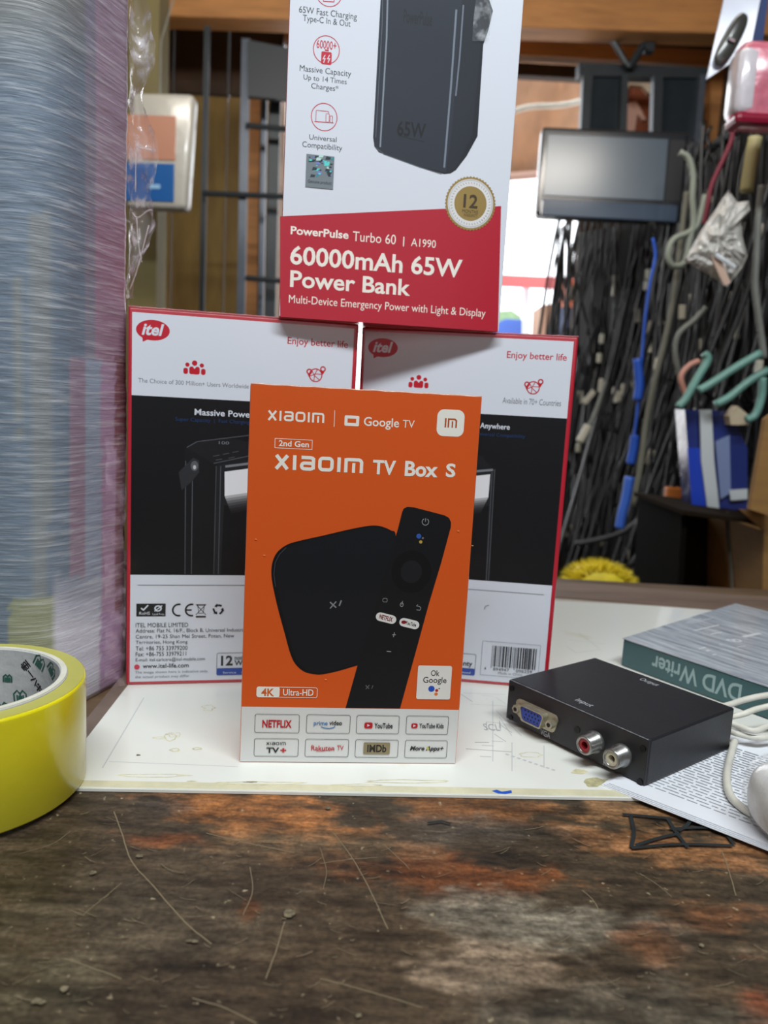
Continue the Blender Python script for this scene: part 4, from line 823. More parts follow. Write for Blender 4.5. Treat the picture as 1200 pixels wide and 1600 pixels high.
def bcol(x, y):
    # colour of the goods showing through the film, by place on the bundle, with a painted edge highlight
    lin = rgb
    if y > 980 and 80 < x < 157: return lin(205, 204, 216)
    g = (118, 132, 146)
    if x < 150: tt = max(0, min(1, (y+20)/160)); g = tuple(a*(1-tt)+b*tt for a, b in zip((132, 134, 132), (116, 130, 146)))
    if 48 < x < 78 and y > 330: g = (132, 138, 142)
    if 22 < x < 30 and y > 430: g = (136, 140, 140)
    if 108 < x < 134 and 560 < y < 940: g = (152, 132, 150)
    if 134 <= x < 158: g = (150, 160, 178) if y > 560 else (134, 132, 148)
    if x >= 158 and y > 560: g = (168, 140, 166) if x < 180 else (128, 84, 92)
    if x >= 150 and y <= 560: g = (156, 138, 156) if y < 330 else (158, 128, 148)
    if 15 < x < 80 and y > 932: g = (152, 156, 130)
    if 80 <= x < 157 and y > 900: t = min(1, (y-900)/80); g = tuple(a*(1-t)+b*t for a, b in zip((140, 146, 160), (205, 204, 216)))
    if x >= 157 and y > 960: g = (176, 150, 184)
    if x > 203 and y < 470: g = (206, 186, 170)  # cream edge highlight put into the colour
    return lin(*g)
vs = []; cl = []; fs = []
NS = len(sec)
for j in range(NZ+1):
    z_ = HZ*j/NZ
    for i, s_ in enumerate(sec):
        wob = 0.0016*noise.noise(Vector((s_.x*16, s_.y*16, z_*7)))
        ctr = Vector((-0.28, 0.49)); d_ = (s_-ctr).normalized()
        rid = 0.0006*noise.noise(Vector((s_.x*12, s_.y*12, z_*190+s_.x*90)))
        p_ = s_+d_*(wob+rid); P = (p_.x, p_.y, z_+CT); vs.append((p_.x+0.26, p_.y-0.48, z_)); cl.extend(bcol(*proj(P)))
for j in range(NZ):
    for i in range(NS): fs.append((j*NS+i, j*NS+(i+1) % NS, (j+1)*NS+(i+1) % NS, (j+1)*NS+i))
fs.append(tuple(range(NS))[::-1]); fs.append(tuple(NZ*NS+i for i in range(NS)))
me = bpy.data.meshes.new('goods'); me.from_pydata(vs, [], fs); at = me.color_attributes.new('band', 'FLOAT_COLOR', 'POINT'); at.data.foreach_set('color', cl)
gmx = bpy.data.materials.new('goods_under_film'); gmx.use_nodes = True; N = gmx.node_tree.nodes; L = gmx.node_tree.links; p = N['Principled BSDF']
a = N.new('ShaderNodeAttribute'); a.attribute_name = 'band'; p.inputs['Roughness'].default_value = .5; p.inputs['Coat Weight'].default_value = .12; p.inputs['Coat Roughness'].default_value = .2; p.inputs['Specular IOR Level'].default_value = .25
tc = N.new('ShaderNodeTexCoord')
def streak(scale, rot, det=4):
    mp = N.new('ShaderNodeMapping'); mp.inputs['Scale'].default_value = scale; mp.inputs['Rotation'].default_value = rot; L.new(tc.outputs['Object'], mp.inputs[0])
    n = N.new('ShaderNodeTexNoise'); n.inputs['Scale'].default_value = 1; n.inputs['Detail'].default_value = det; L.new(mp.outputs[0], n.inputs[0]); return n
n1 = streak((34, 34, 620), (0, 0.42, 0)); n2 = streak((90, 90, 260), (0, 0.6, 0), 3)
mr = N.new('ShaderNodeMapRange'); mr.inputs[1].default_value = .52; mr.inputs[2].default_value = .80; mr.inputs[3].default_value = 0; mr.inputs[4].default_value = .5; L.new(n1.outputs[0], mr.inputs[0])
mx = N.new('ShaderNodeMix'); mx.data_type = 'RGBA'; L.new(mr.outputs[0], mx.inputs[0]); L.new(a.outputs['Color'], mx.inputs[6]); mx.inputs[7].default_value = rgb(226, 228, 230); L.new(mx.outputs[2], p.inputs['Base Color'])  # pale streaks: film haze, and highlights put into the colour
ad = N.new('ShaderNodeMath'); ad.operation = 'ADD'; L.new(n1.outputs[0], ad.inputs[0]); L.new(n2.outputs[0], ad.inputs[1])
b = N.new('ShaderNodeBump'); b.inputs['Strength'].default_value = .5; b.inputs['Distance'].default_value = .0009; L.new(ad.outputs[0], b.inputs['Height']); L.new(b.outputs[0], p.inputs['Normal']); L.new(b.outputs[0], p.inputs['Coat Normal'])
link('goods', me, gmx, bs, True)
# outer stretch film, a separate thin skin
sec2 = resample(SEC, 0.004); vs = []; fs = []; NS = len(sec2); NZ2 = 110
for j in range(NZ2+1):
    z_ = 0.002+(HZ-0.002)*j/NZ2
    for s_ in sec2:
        d_ = (s_-Vector((-0.28, 0.49))).normalized(); p_ = s_+d_*(0.0022+0.0008*noise.noise(Vector((s_.x*30, s_.y*30, z_*60+s_.x*40)))); vs.append((p_.x+0.26, p_.y-0.48, z_))
for j in range(NZ2):
    for i in range(NS): fs.append((j*NS+i, j*NS+(i+1) % NS, (j+1)*NS+(i+1) % NS, (j+1)*NS+i))
me = bpy.data.meshes.new('stretch_film'); me.from_pydata(vs, [], fs)
SF = clear_film('stretch_film_clear', rgb(226, 232, 240), 0.02, 0.34, 1.0, (46, 46, 420), 0.16, (0, 0.62, 0), .55, .8)
SF.node_tree.nodes['Principled BSDF'].inputs['Coat Weight'].default_value = .1; SF.node_tree.nodes['Principled BSDF'].inputs['Specular IOR Level'].default_value = .25
link('stretch_film', me, SF, bs, True)
# loose crinkled flap of film beside the bundle
FLAP = clear_film('crinkled_film', rgb(228, 224, 228), 0.16, 0.8, 120, lo=.48, hi=.66)
def flapfn(u, v):
    # v runs down; a billowing strip hanging off the bundle's right edge
    y = -20+490*v
    wv = [12, 30, 36, 34, 16, 24, 44, 46, 40, 42, 30, 8][min(11, int(v*12))]; wv2 = [12, 30, 36, 34, 16, 24, 44, 46, 40, 42, 30, 8][min(11, int(v*12)+1)]; t = v*12-int(v*12); wd = wv*(1-t)+wv2*t
    x = 204-7*v+(wd+3)*u; P = atY(x, y, 0.468+0.012*math.sin(u*3)+.004*math.sin(v*20)); return P-Vector(bs.location)
mk('film_flap', crumple(flapfn, 20, 150, 0.0030, 2.0), FLAP, bs)
for pts in ([(205, 332), (216, 340), (228, 330), (238, 328)], [(212, 340), (218, 380), (222, 410)], [(232, 352), (214, 420), (205, 452)], [(214, 235), (210, 300)], [(240, 235), (214, 230)]):
    mk('film_rope', tube(smooth_path([atY(x+2*random.uniform(-1, 1), y, 0.466)-Vector(bs.location) for x, y in pts], 6), [0.0003+.0004*random.random() for _ in range((len(pts)-1)*6+1)], seg=5), mat('twisted_film', rgb(226, 218, 218), 0.15, coat=1, alpha=0.35), bs, True)
def flapfn2(u, v):
    y = 685+385*v; x = 163+33*u; P = atZ(x, 1068, 0); P = atY(x, y, 0.4285-0.003*u-0.004*math.sin(v*9)); return P-Vector(bs.location)
mk('film_flap', crumple(flapfn2, 10, 80, 0.0018, 5.0), clear_film('crinkled_film_pink', rgb(214, 186, 206), 0.05, 0.45, 110, lo=.45, hi=.75), bs)

# ------------------------------------------------------------------ adhesive tape roll
TR = Vector((-0.1812, 0.3190, 0.0)); RO, HT = 0.0512, 0.0482
tr = empty('tape_roll', TR+Vector((0, 0, 0.0002)), 0, 'yellow roll of clear packing tape on a grey cardboard core at the left edge', 'tape')
RI_, RC = RO-0.0112, RO-0.0078
TAPE = mat('yellow_packing_tape', rgb(240, 226, 26), 0.22, coat=0.8, coat_rough=0.08, sss=0.3, noise_amt=0.10, nscale=18, bump=0.15, bscale=12, bdist=0.002)
mk('tape_winding', lathe([(RC, 0.0002), (RO-.0006, 0.0002), (RO, .001), (RO, HT-.001), (RO-.0006, HT), (RC, HT)], seg=128, close=True), TAPE, tr, False).data.polygons.foreach_set('use_smooth', [True]*640+[True]*128)
rim = mat('pale_tape_edge', rgb(188, 184, 92), 0.35, noise_amt=0.06)
mk('winding_edge', lathe([(RC, HT), (RC, HT+.0002), (RO-.0009, HT+.0002), (RO-.0009, HT)], seg=128, close=True), rim, tr)
CORE = mat('grey_card_core', rgb(186, 188, 188), 0.8, noise_amt=0.18, nscale=50, bump=0.3, bscale=200)
mk('core', lathe([(RI_, 0.0), (RC, 0.0), (RC, HT+.0006), (RC-.0004, HT+.001), (RI_+.0004, HT+.001), (RI_, HT+.0006)], seg=128, close=True), CORE, tr, False)
mk('core_rim', lathe([(RI_+.0006, HT+.001), (RC-.0004, HT+.001), (RC-.0004, HT+.0013), (RI_+.0006, HT+.0013)], seg=128, close=True), mat('pale_core_rim', rgb(214, 212, 196), 0.7, noise_amt=0.1, nscale=80), tr)
cf = Face(tr, (0, 0, 0), (1, 0, 0), (0, 0, 1), (0, -1, 0)); cf.fn = lambda u, v, l: Vector(((RI_-.0001-l)*math.cos(u), (RI_-.0001-l)*math.sin(u), v))
KI = mat('black_core_print', rgb(30, 30, 32), 0.8); GI = mat('green_core_print', rgb(40, 92, 78), 0.8)
def on_core(px, py):
    """where the sight line through a pixel meets the far inner wall: angle and height"""
    o = EYE-tr.location; d = ray(px, py); A = d.x**2+d.y**2; B = o.x*d.x+o.y*d.y; Cc = o.x**2+o.y**2-(RI_-.0001)**2
    t = (-B+math.sqrt(max(0, B*B-A*Cc)))/A; q = o+d*t; return math.atan2(q.y, q.x), q.z
def core_marks(part, m, strokes, px, py, size, rot, wd):
    a0, z0 = on_core(px, py); cr_, sr_ = math.cos(rot), math.sin(rot)
    for st_ in strokes:
        V2 = [(-((x*cr_-y*sr_)*size), (x*sr_+y*cr_)*size) for x, y in st_]; n_ = len(V2); A = []; B = []
        for i in range(n_):
            p0 = Vector(V2[max(i-1, 0)]); p1 = Vector(V2[min(i+1, n_-1)]); t = (p1-p0).normalized(); nn = Vector((-t.y, t.x))*wd/2
            A.append((a0+(V2[i][0]+nn.x)/RI_, z0+V2[i][1]+nn.y)); B.append((a0+(V2[i][0]-nn.x)/RI_, z0+V2[i][1]-nn.y))
        cf.add(part, m, A+B, [(i, i+1, n_+i+1, n_+i) for i in range(n_-1)])
HOUSE = [[(-1, -.9), (-1, .5), (-.45, 1), (0, .5), (0, -.9)], [(0, .5), (.45, 1), (1, .5), (1, -.9)], [(-.5, -.9), (-.5, .3)], [(.5, -.9), (.5, .3)], [(-.2, -.9), (-.2, .2)], [(.2, -.9), (.2, .2)]]
GLY = [[[(-1, .9), (1, .9)], [(-.8, .4), (.8, .4)], [(-.8, .4), (-.8, -.2), (.8, -.2), (.8, .4)], [(-1, -.6), (1, -.6)], [(0, .9), (0, -1)], [(-.6, -1), (.6, -1)]],
       [[(-1, 0), (1, 0)]], [[(-.2, .8), (-.8, -.8)], [(.2, .8), (.8, -.8)]], [[(-.6, .8), (-.9, .2)], [(-.8, .4), (.8, .4)], [(-1, -.2), (1, -.2)], [(0, .9), (0, -1)]],
       [[(-.9, .9), (-.9, -1)], [(-.9, .9), (-.3, .6), (-.9, .2)], [(0, .8), (.9, .8)], [(.4, 1), (.4, -1)], [(-.1, .2), (.9, .2)], [(0, -.4), (.9, -.4)], [(-.1, -.9), (1, -.9)]]]
for (x, y), g in zip(((40, 1040), (48, 1053), (54, 1064), (61, 1075), (69, 1087)), GLY): core_marks('core_print', KI, g, x, y, .0022, -.75, .0007)
for x, y, r_ in ((32, 1089, .1), (62, 1035, -.5), (81, 1047, -.8), (4, 1108, .2), (12, 1060, 0)): core_marks('core_logo', GI, HOUSE, x, y, .0034 if x != 12 else .002, r_, .0008)
cf.flush()
mk('loose_tape_end', lathe([(RO+.00015, .001), (RO+.00015, HT-.001)], seg=128), mat('tape_end', rgb(206, 200, 60), 0.12, coat=1, alpha=.35), tr).data.polygons.foreach_set('hide', [False]*128)

# ------------------------------------------------------------------ booklet under the converter
bk = empty('booklet', (0.17, 0.36, CT), 0, 'stapled stack of printed white pages under the converter at the right', 'booklet')
PG = mat('white_page', rgb(226, 230, 236), 0.6, noise_amt=0.03); PGE = mat('page_edge', rgb(150, 152, 158), 0.7, noise_amt=0.4, nscale=900)
cfl = atZ(951, 1229, 0.0); crr = atZ(1150, 1307, 0.0); dr = (Vector((crr.x, crr.y))-Vector((cfl.x, cfl.y))).normalized(); nr = Vector((-dr.y, dr.x))
B0 = Vector((cfl.x, cfl.y)); 
for k in range(4):
    o_ = dr*(-.0010*k)+nr*(-.0006*k); q = [B0+o_, B0+o_+dr*.115, B0+o_+dr*.115+nr*.12, B0+o_+nr*.12]
    z0_ = 0.00005+.0005*(3-k)
    b_ = prism([tuple(v) for v in q], z0_, z0_+.00035); mk('page', rel(b_, bk), PG, bk)
kf = Face(None, (0, 0, .0019), (dr.x, dr.y, 0), (nr.x, nr.y, 0), (0, 0, 1)); kf.root = bk; O0 = Vector((B0.x, B0.y, .0019)); 
kf.fn = lambda u, v, l: Vector((B0.x+dr.x*u+nr.x*v, B0.y+dr.y*u+nr.y*v, .00192+l*.2))-Vector(bk.location)
rnd = random.Random(11)
for li in range(26):
    v_ = .012+li*.0031; x_ = .008+(.0 if li % 9 else .004)
    while x_ < .105:
        wl = rnd.uniform(.002, .008)
        if not (li % 7 == 6 and x_ > .06): kf.rrect('printed_lines', mat('page_ink', rgb(150, 152, 158), .7), (x_, v_), (min(x_+wl, .107), v_+.0010))
        x_ += wl+.0012
for o_ in kf.flush().values(): o_['kind'] = 'stuff'

# ------------------------------------------------------------------ VGA converter
vy = -0.912; VL, VD, VH = 0.0925, 0.0782, 0.0236
vg = empty('vga_converter', Vector((0.0775, 0.4212, 0.0022))+Vector((math.cos(vy), math.sin(vy), 0))*VL/2+Vector((-math.sin(vy), math.cos(vy), 0))*VD/2, vy, 'small black metal converter with a blue VGA socket and two round audio jacks', 'converter')
VB = mat('black_anodised_metal', rgb(40, 41, 46), 0.42, metal=0.3, noise_amt=0.12, nscale=120, bump=0.25, bscale=900, bdist=.0003)
mk('housing', bx(-VL/2, VL/2, -VD/2, VD/2, 0, VH, .0010, 2), VB, vg)
mk('front_plate', bx(-VL/2+.0004, VL/2-.0004, -VD/2-.0008, -VD/2+.0004, .0004, VH-.0004, .0003), mat('black_front_plate', rgb(34, 34, 38), .45, noise_amt=.1, nscale=200), vg)
mk('worn_edge', tube([(-VL/2+.001+(VL-.002)*i/50, -VD/2-.0003, VH-.0002) for i in range(51)], [.00022+.00022*random.random() for i in range(51)], seg=5), mat('bare_metal_edge', rgb(120, 122, 124), .5, noise_amt=.4, nscale=900), vg)
vf = Face(vg, (-VL/2, -VD/2-.0008, 0), (1, 0, 0), (0, 0, 1), (0, -1, 0)); VU = vf.uv
def z5(x, y): return (770+x/2.79, 960+y/2.79)
yf = -VD/2-.0008
def local(u, v, out=0): return Vector((-VL/2+u, yf-out, v))
NKL = mat('dull_nickel', rgb(176, 170, 150), .4, metal=.7, noise_amt=.2, nscale=200); BLU = mat('blue_socket_plastic', rgb(44, 70, 160), .45)
c0 = VU(z5(192, 440))
# the D shaped VGA socket
def dshape(hw, hh, r_=.0018, taper=.0012, n=5):
    pts = []
    for cx_, cy_, a0 in ((hw-r_, hh-r_, 0), (-hw+r_, hh-r_, 90), (-hw+taper+r_, -hh+r_, 180), (hw-taper-r_, -hh+r_, 270)):
        for i in range(n+1): t = math.radians(a0+90*i/n); pts.append((cx_+r_*math.cos(t), cy_+r_*math.sin(t)))
    return pts
def extr(pts, cu, cv, o0, o1, hole=None):
    b_ = bmesh.new()
    def ring(P, o): return [b_.verts.new(local(cu+x, cv+y, o)) for x, y in P]
    A, B = ring(pts, o0), ring(pts, o1); n_ = len(pts)
    for i in range(n_): b_.faces.new((A[i], A[(i+1) % n_], B[(i+1) % n_], B[i]))
    if hole:
        E, G_ = ring(hole, o1), ring(hole, o0)
        for i in range(n_): b_.faces.new((B[i], B[(i+1) % n_], E[(i+1) % n_], E[i])); b_.faces.new((E[i], E[(i+1) % n_], G_[(i+1) % n_], G_[i]))
    else: b_.faces.new(B)
    bmesh.ops.recalc_face_normals(b_, faces=b_.faces[:]); return b_
vs_ = mk('vga_socket', extr(dshape(.0086, .0045), c0[0], c0[1], 0, .0052, dshape(.0079, .0039)), NKL, vg)
def sub(name, bm_, m, par): return mk(name, bm_, m, par)
sub('socket_insert', extr(dshape(.0078, .0038), c0[0], c0[1], 0, .0044), BLU, vs_)
sub('flange', extr(dshape(.0150, .0052, .003, .001), c0[0], c0[1], -.0002, .0009), NKL, vs_)
PH = mat('black_pin_hole', rgb(10, 10, 14), .6)
for row in range(3):
    for k in range(5):
        u = c0[0]-.0048+k*.0023+(row % 2)*.0008; v = c0[1]+.0021-row*.0021; P = local(u, v, .0045)
        b_ = bmesh.new(); bmesh.ops.create_circle(b_, cap_ends=True, segments=10, radius=.00055, matrix=Matrix.Translation(P) @ Matrix.Rotation(PI/2, 4, 'X')); sub('pin_hole', b_, PH, vs_)
for s_ in (-1, 1):
    P = local(c0[0]+s_*.0121, c0[1], 0)
    b_ = tube([P, P+Vector((0, -.0045, 0))], .0024, seg=6); sub('hex_post', b_, NKL, vs_); b_ = tube([P+Vector((0, -.0044, 0)), P+Vector((0, -.0047, 0))], .0012, seg=14); sub('post_hole', b_, PH, vs_)
# round audio jacks
for (x, y), col, nm in (((430, 560), (150, 24, 34), 'red'), ((548, 618), (206, 200, 176), 'white')):
    cu, cv = VU(z5(x+16, y-6)); P = local(cu, cv, 0); d_ = Vector((0, -1, 0))
    prof = [(.0058, 0), (.0058, .0022), (.0050, .0028), (.0050, .0088), (.0046, .0092), (.0036, .0092), (.0036, .004)]
    b_ = bmesh.new(); lathe(prof, b_, 32); 
    for v in b_.verts: v.co = P+Vector((v.co.x, -v.co.z, v.co.y))
    jk = mk('audio_jack', b_, mat('worn_chrome', rgb(150, 150, 148), .32, metal=.85, noise_amt=.25, nscale=250), vg, True); jk['label'] = '%s round audio jack' % nm
    b_ = bmesh.new(); lathe([(.0036, .0086), (.0019, .0086), (.0019, .005), (.0001, .005)], b_, 28)
    for v in b_.verts: v.co = P+Vector((v.co.x, -v.co.z, v.co.y))
    mk('jack_insert', b_, mat('jack_insert_'+nm, rgb(*col), .4), jk)
    b_ = bmesh.new(); bmesh.ops.create_circle(b_, cap_ends=True, segments=16, radius=.0019, matrix=Matrix.Translation(P+Vector((0, -.0052, 0))) @ Matrix.Rotation(PI/2, 4, 'X')); mk('jack_hole', b_, PH, jk)
for x, y in ((84, 322), (78, 448), (655, 585), (642, 730)):
    cu, cv = VU(z5(x, y)); P = local(cu, cv, 0); mk('corner_screw', tube([P, P+Vector((0, -.0005, 0))], .0016, seg=16), mat('black_screw', rgb(22, 22, 24), .35, metal=.5), vg)
cu, cv = VU(z5(368, 503)); mk('small_socket', tube([local(cu, cv, 0), local(cu, cv, .0004)], .0018, seg=18), PH, vg)
SG = mat('grey_stencil', rgb(176, 178, 182), .6)
vf.lay = 1e-4
vf.text('lettering', SG, 'VGA', z5(207, 522), z5(252, 518), 0.0); vf.text('lettering', SG, 'R/L', z5(481, 656), z5(513, 646), 0.0); vf.flush()
tf = Face(vg, (-VL/2, -VD/2, VH), (1, 0, 0), (0, 1, 0), (0, 0, 1)); tf.lay = 1e-4
def ttext(s_, pa, pb, hgt):
    a = tf.uv(pa); b = tf.uv(pb); v = (a[1]+b[1])/2; tf.text('lettering', SG, s_, (a[0], v-hgt/2), (b[0], v+hgt/2), 0.0, px=False)
ttext('Input', z5(365, 372), z5(432, 402), .0060)
a = tf.uv(z5(640, 283)); b = tf.uv(z5(722, 310)); tf.text('lettering', SG, 'Output', (min(a[0], b[0]), (a[1]+b[1])/2-.003), (max(a[0], b[0]), (a[1]+b[1])/2+.003), 0.0, px=False)
tf.flush()

# ------------------------------------------------------------------ disc writer carton
p0 = atZ(970, 1040, 0.0); dvd_h = 0.0245
for _ in range(40):
    a = proj((p0.x, p0.y, dvd_h))[1]; dvd_h += (a-999)*0.00002
T0 = Vector((p0.x, p0.y)); T1 = atZ(1157, 1058, dvd_h); T2 = atZ(1195, 929, dvd_h)
e1_ = (Vector((T1.x, T1.y))-T0).normalized(); e2_ = (Vector((T2.x, T2.y))-T0).normalized()
dvr = empty('disc_writer_box', (T0.x, T0.y, 0.0), math.atan2(e1_.y, e1_.x), 'dark teal disc writer carton lying upside down in dusty clear film', 'box')
ang = math.atan2(e2_.y, e2_.x)-math.atan2(e1_.y, e1_.x)
LD, DD = 0.175, 0.185
ex = Vector((math.cos(ang), math.sin(ang)))*DD
TEAL = mat('teal_carton', rgb(38, 84, 88), .35, coat=.8, coat_rough=.12, noise_amt=.12, nscale=20, bump=.3, bscale=30, bump_coat=True)
DUST = bpy.data.materials.new('dusty_film_top'); DUST.use_nodes = True; N = DUST.node_tree.nodes; L = DUST.node_tree.links; p = N['Principled BSDF']; p.inputs['Roughness'].default_value = .35; p.inputs['Coat Weight'].default_value = .4
tc = N.new('ShaderNodeTexCoord'); mp = N.new('ShaderNodeMapping'); mp.inputs['Rotation'].default_value = (0, 0, -ang+.1); mp.inputs['Scale'].default_value = (18, 190, 1); L.new(tc.outputs['Object'], mp.inputs[0])
n = N.new('ShaderNodeTexNoise'); n.inputs['Scale'].default_value = 1; n.inputs['Detail'].default_value = 8; n.inputs['Roughness'].default_value = .7; L.new(mp.outputs[0], n.inputs[0])
r = N.new('ShaderNodeValToRGB'); r.color_ramp.elements[0].position = .35; r.color_ramp.elements[0].color = rgb(122, 130, 142); r.color_ramp.elements[1].position = .72; r.color_ramp.elements[1].color = rgb(216, 222, 228)
L.new(n.outputs[0], r.inputs[0]); L.new(r.outputs[0], p.inputs['Base Color']); b = N.new('ShaderNodeBump'); b.inputs['Strength'].default_value = .5; b.inputs['Distance'].default_value = .0006; L.new(n.outputs[0], b.inputs['Height']); L.new(b.outputs[0], p.inputs['Normal'])
quad = [(0, 0), (LD, 0), (LD+ex.x, ex.y), (ex.x, ex.y)]
mk('carton', prism(quad, .0004, dvd_h-.0006, None, .0006), TEAL, dvr)
mk('film_top', prism([(-.0006, -.0006), (LD, -.0006), (LD+ex.x, ex.y), (ex.x-.0006, ex.y)], dvd_h-.0006, dvd_h, None, .0002), DUST, dvr)
df = Face(dvr, (0, 0, 0), (1, 0, 0), (0, 0, 1), (0, -1, 0)); df.lay = 1.5e-4
TG = mat('pale_teal_print', rgb(150, 176, 176), .5)
def z8(x, y): return (940+x/4.615, 860+y/4.615)
a = df.uv(z8(350, 925)); b = df.uv(z8(690, 905)); zlo, zhi = df.uv(z8(640, 1020))[1], df.uv(z8(640, 895))[1]
zhi = dvd_h-.0045; zlo = .0045
df.text('lettering', TG, 'Writer', (a[0], zlo), (df.uv(z8(690, 960))[0], zhi), .02, px=False, flip=True)
df.text('lettering', TG, 'DVD', (df.uv(z8(725, 960))[0], zlo), (df.uv(z8(1010, 1010))[0], zhi), .02, px=False, flip=True)
df.flush()
dt = Face(dvr, (0, 0, dvd_h), (1, 0, 0), (0, 1, 0), (0, 0, 1)); dt.lay = 1e-4; WP = mat('white_scuff_print', rgb(206, 210, 214), .5)
for (x, y, rx, ry) in ((862, 680, 34, 13), ):
    c = dt.uv(z8(x, y)); e = dt.uv(z8(x+rx, y)); rr_ = abs(e[0]-c[0])*.7; dt.disc('printed_marks', WP, c, rr_, rr_, hole=.55, n=24)
for x in (935, 975): c = dt.uv(z8(x, 650)); dt.disc('printed_marks', WP, c, .0035, .0035, hole=.5, n=20)
for p1_, p2_, w_ in (((1020, 625), (1145, 597), .0035), ((665, 580), (845, 538), .0016), ((700, 712), (750, 698), .0014), ((785, 605), (870, 590), .0014), ((610, 522), (720, 495), .0010), ((640, 528), (800, 488), .0008), ((755, 728), (780, 720), .002), ((800, 755), (825, 750), .0016), ((975, 700), (1040, 688), .0008)):
    dt.stroke('printed_marks', WP, [z8(*p1_), z8(*p2_)], w_)
dt.flush()

# ------------------------------------------------------------------ white leads behind the converter
gw = 'white leads behind the converter'
for k, (pts, r_) in enumerate(((((1118, 1106, .021), (1140, 1101, .021), (1165, 1093, .022), (1200, 1086, .024), (1260, 1080, .024)), .0017), (((1130, 1122, .012), (1160, 1116, .014), (1185, 1107, .016), (1215, 1101, .018), (1260, 1097, .018)), .0017),
                (((1120, 1122, .010), (1150, 1133, .010), (1178, 1142, .010), (1205, 1133, .010), (1260, 1120, .012)), .0017), (((1125, 1136, .006), (1150, 1146, .006), (1182, 1153, .006), (1210, 1150, .006), (1260, 1140, .006)), .0016))):
    tag(mk('white_lead', tube(smooth_path([atZ(x, y, z_+.002) for x, y, z_ in pts], 10), r_, seg=12), CWHITE, None, True), ['topmost white lead arching from behind the converter over the teal carton', 'second white lead from the top behind the converter', 'third white lead behind the converter, sagging before it rises', 'lowest of the four white leads behind the converter'][k], 'cable', gw)
tag(mk('white_lead', tube(smooth_path([atZ(x, y, .0022+.0018) for x, y in ((1148, 1158), (1143, 1175), (1137, 1200), (1136, 1224), (1143, 1246), (1160, 1262), (1176, 1272))], 10), .0019, seg=12), CWHITE, None, True), 'white lead curving down over the printed pages to the wrapped adapter', 'cable')
# adapter in clear plastic at the right edge
ad_c = atZ(1228, 1300, .004)
adp = empty('wrapped_adapter', (ad_c.x, ad_c.y, .0022), 0, 'rounded white plug adapter in clear plastic at the right edge', 'adapter')
def blob(rx, ry, rz, cz, n=3):
    b_ = bmesh.new(); bmesh.ops.create_icosphere(b_, subdivisions=n+1, radius=1)
    for v in b_.verts:
        q = v.co; s_ = (abs(q.x)**2.6+abs(q.y)**2.6+abs(q.z)**2.6)**(-1/2.6); v.co = Vector((q.x*s_*rx, q.y*s_*ry, q.z*s_*rz+cz))
    return b_
mk('body', blob(.0155, .017, .0155, .0157), mat('white_adapter_plastic', rgb(226, 226, 222), .3, coat=.5), adp, True)
mk('plastic_wrap', blob(.0178, .0195, .0172, .0174), clear_film('adapter_wrap', rgb(220, 226, 226), .12, .5, 90), adp, True)

# ------------------------------------------------------------------ hanging pack at the left
hp_ = atY(262, 330, 1.7)
hp = empty('hanging_pack', hp_, math.radians(-4), 'soft white, peach and blue pack hanging left of the steel grille', 'pack')
hw_ = (atY(304, 240, 1.7).x-atY(205, 240, 1.7).x)/2; hh_ = atY(262, 150, 1.7).z-hp_.z
def pack(z0_, z1_, pad=0.0):
    b_ = bx(-hw_-pad-.02, hw_-pad-.02+pad*2, -.02-pad, .02, z0_, z1_, .012, 3)
    for v in b_.verts: v.co.x += (v.co.z/hh_)*.012
    return b_
def relh(z): return z
mk('body', pack(0, hh_), mat('white_pack_film', rgb(172, 170, 162), .3, coat=.6, bump=.5, bscale=30, bdist=.004), hp, True)
mk('peach_band', bx(-hw_-.021, hw_-.044, -.0222, -.0195, hh_*.42, hh_*.80, .0005), mat('peach_print', rgb(172, 122, 100), .4, coat=.5), hp)
mk('blue_band', bx(-hw_-.021, hw_-.046, -.0225, -.0195, hh_*.06, hh_*.39, .0005), mat('blue_print', rgb(20, 84, 150), .35, coat=.5), hp)
hf = Face(hp, (0, -.0226, 0), (1, 0, 0), (0, 0, 1), (0, -1, 0)); hf.lay = 2e-4; hf.text('lettering', mat('pale_blue_print', rgb(150, 190, 220), .5), 'tissue', (hw_-.095, hh_*.15), (hw_-.05, hh_*.2), .02, px=False) if False else hf.rrect('printed_strip', mat('pale_blue_print', rgb(130, 170, 205), .5), (hw_-.10, hh_*.17), (hw_-.075, hh_*.21), .003); hf.flush()
mk('hanging_string', tube([(-.02, 0, hh_-.005), (-.03, .03, hh_+.12), (-.02, .12, hh_+.3)], .0015, seg=6), CGREY, hp)

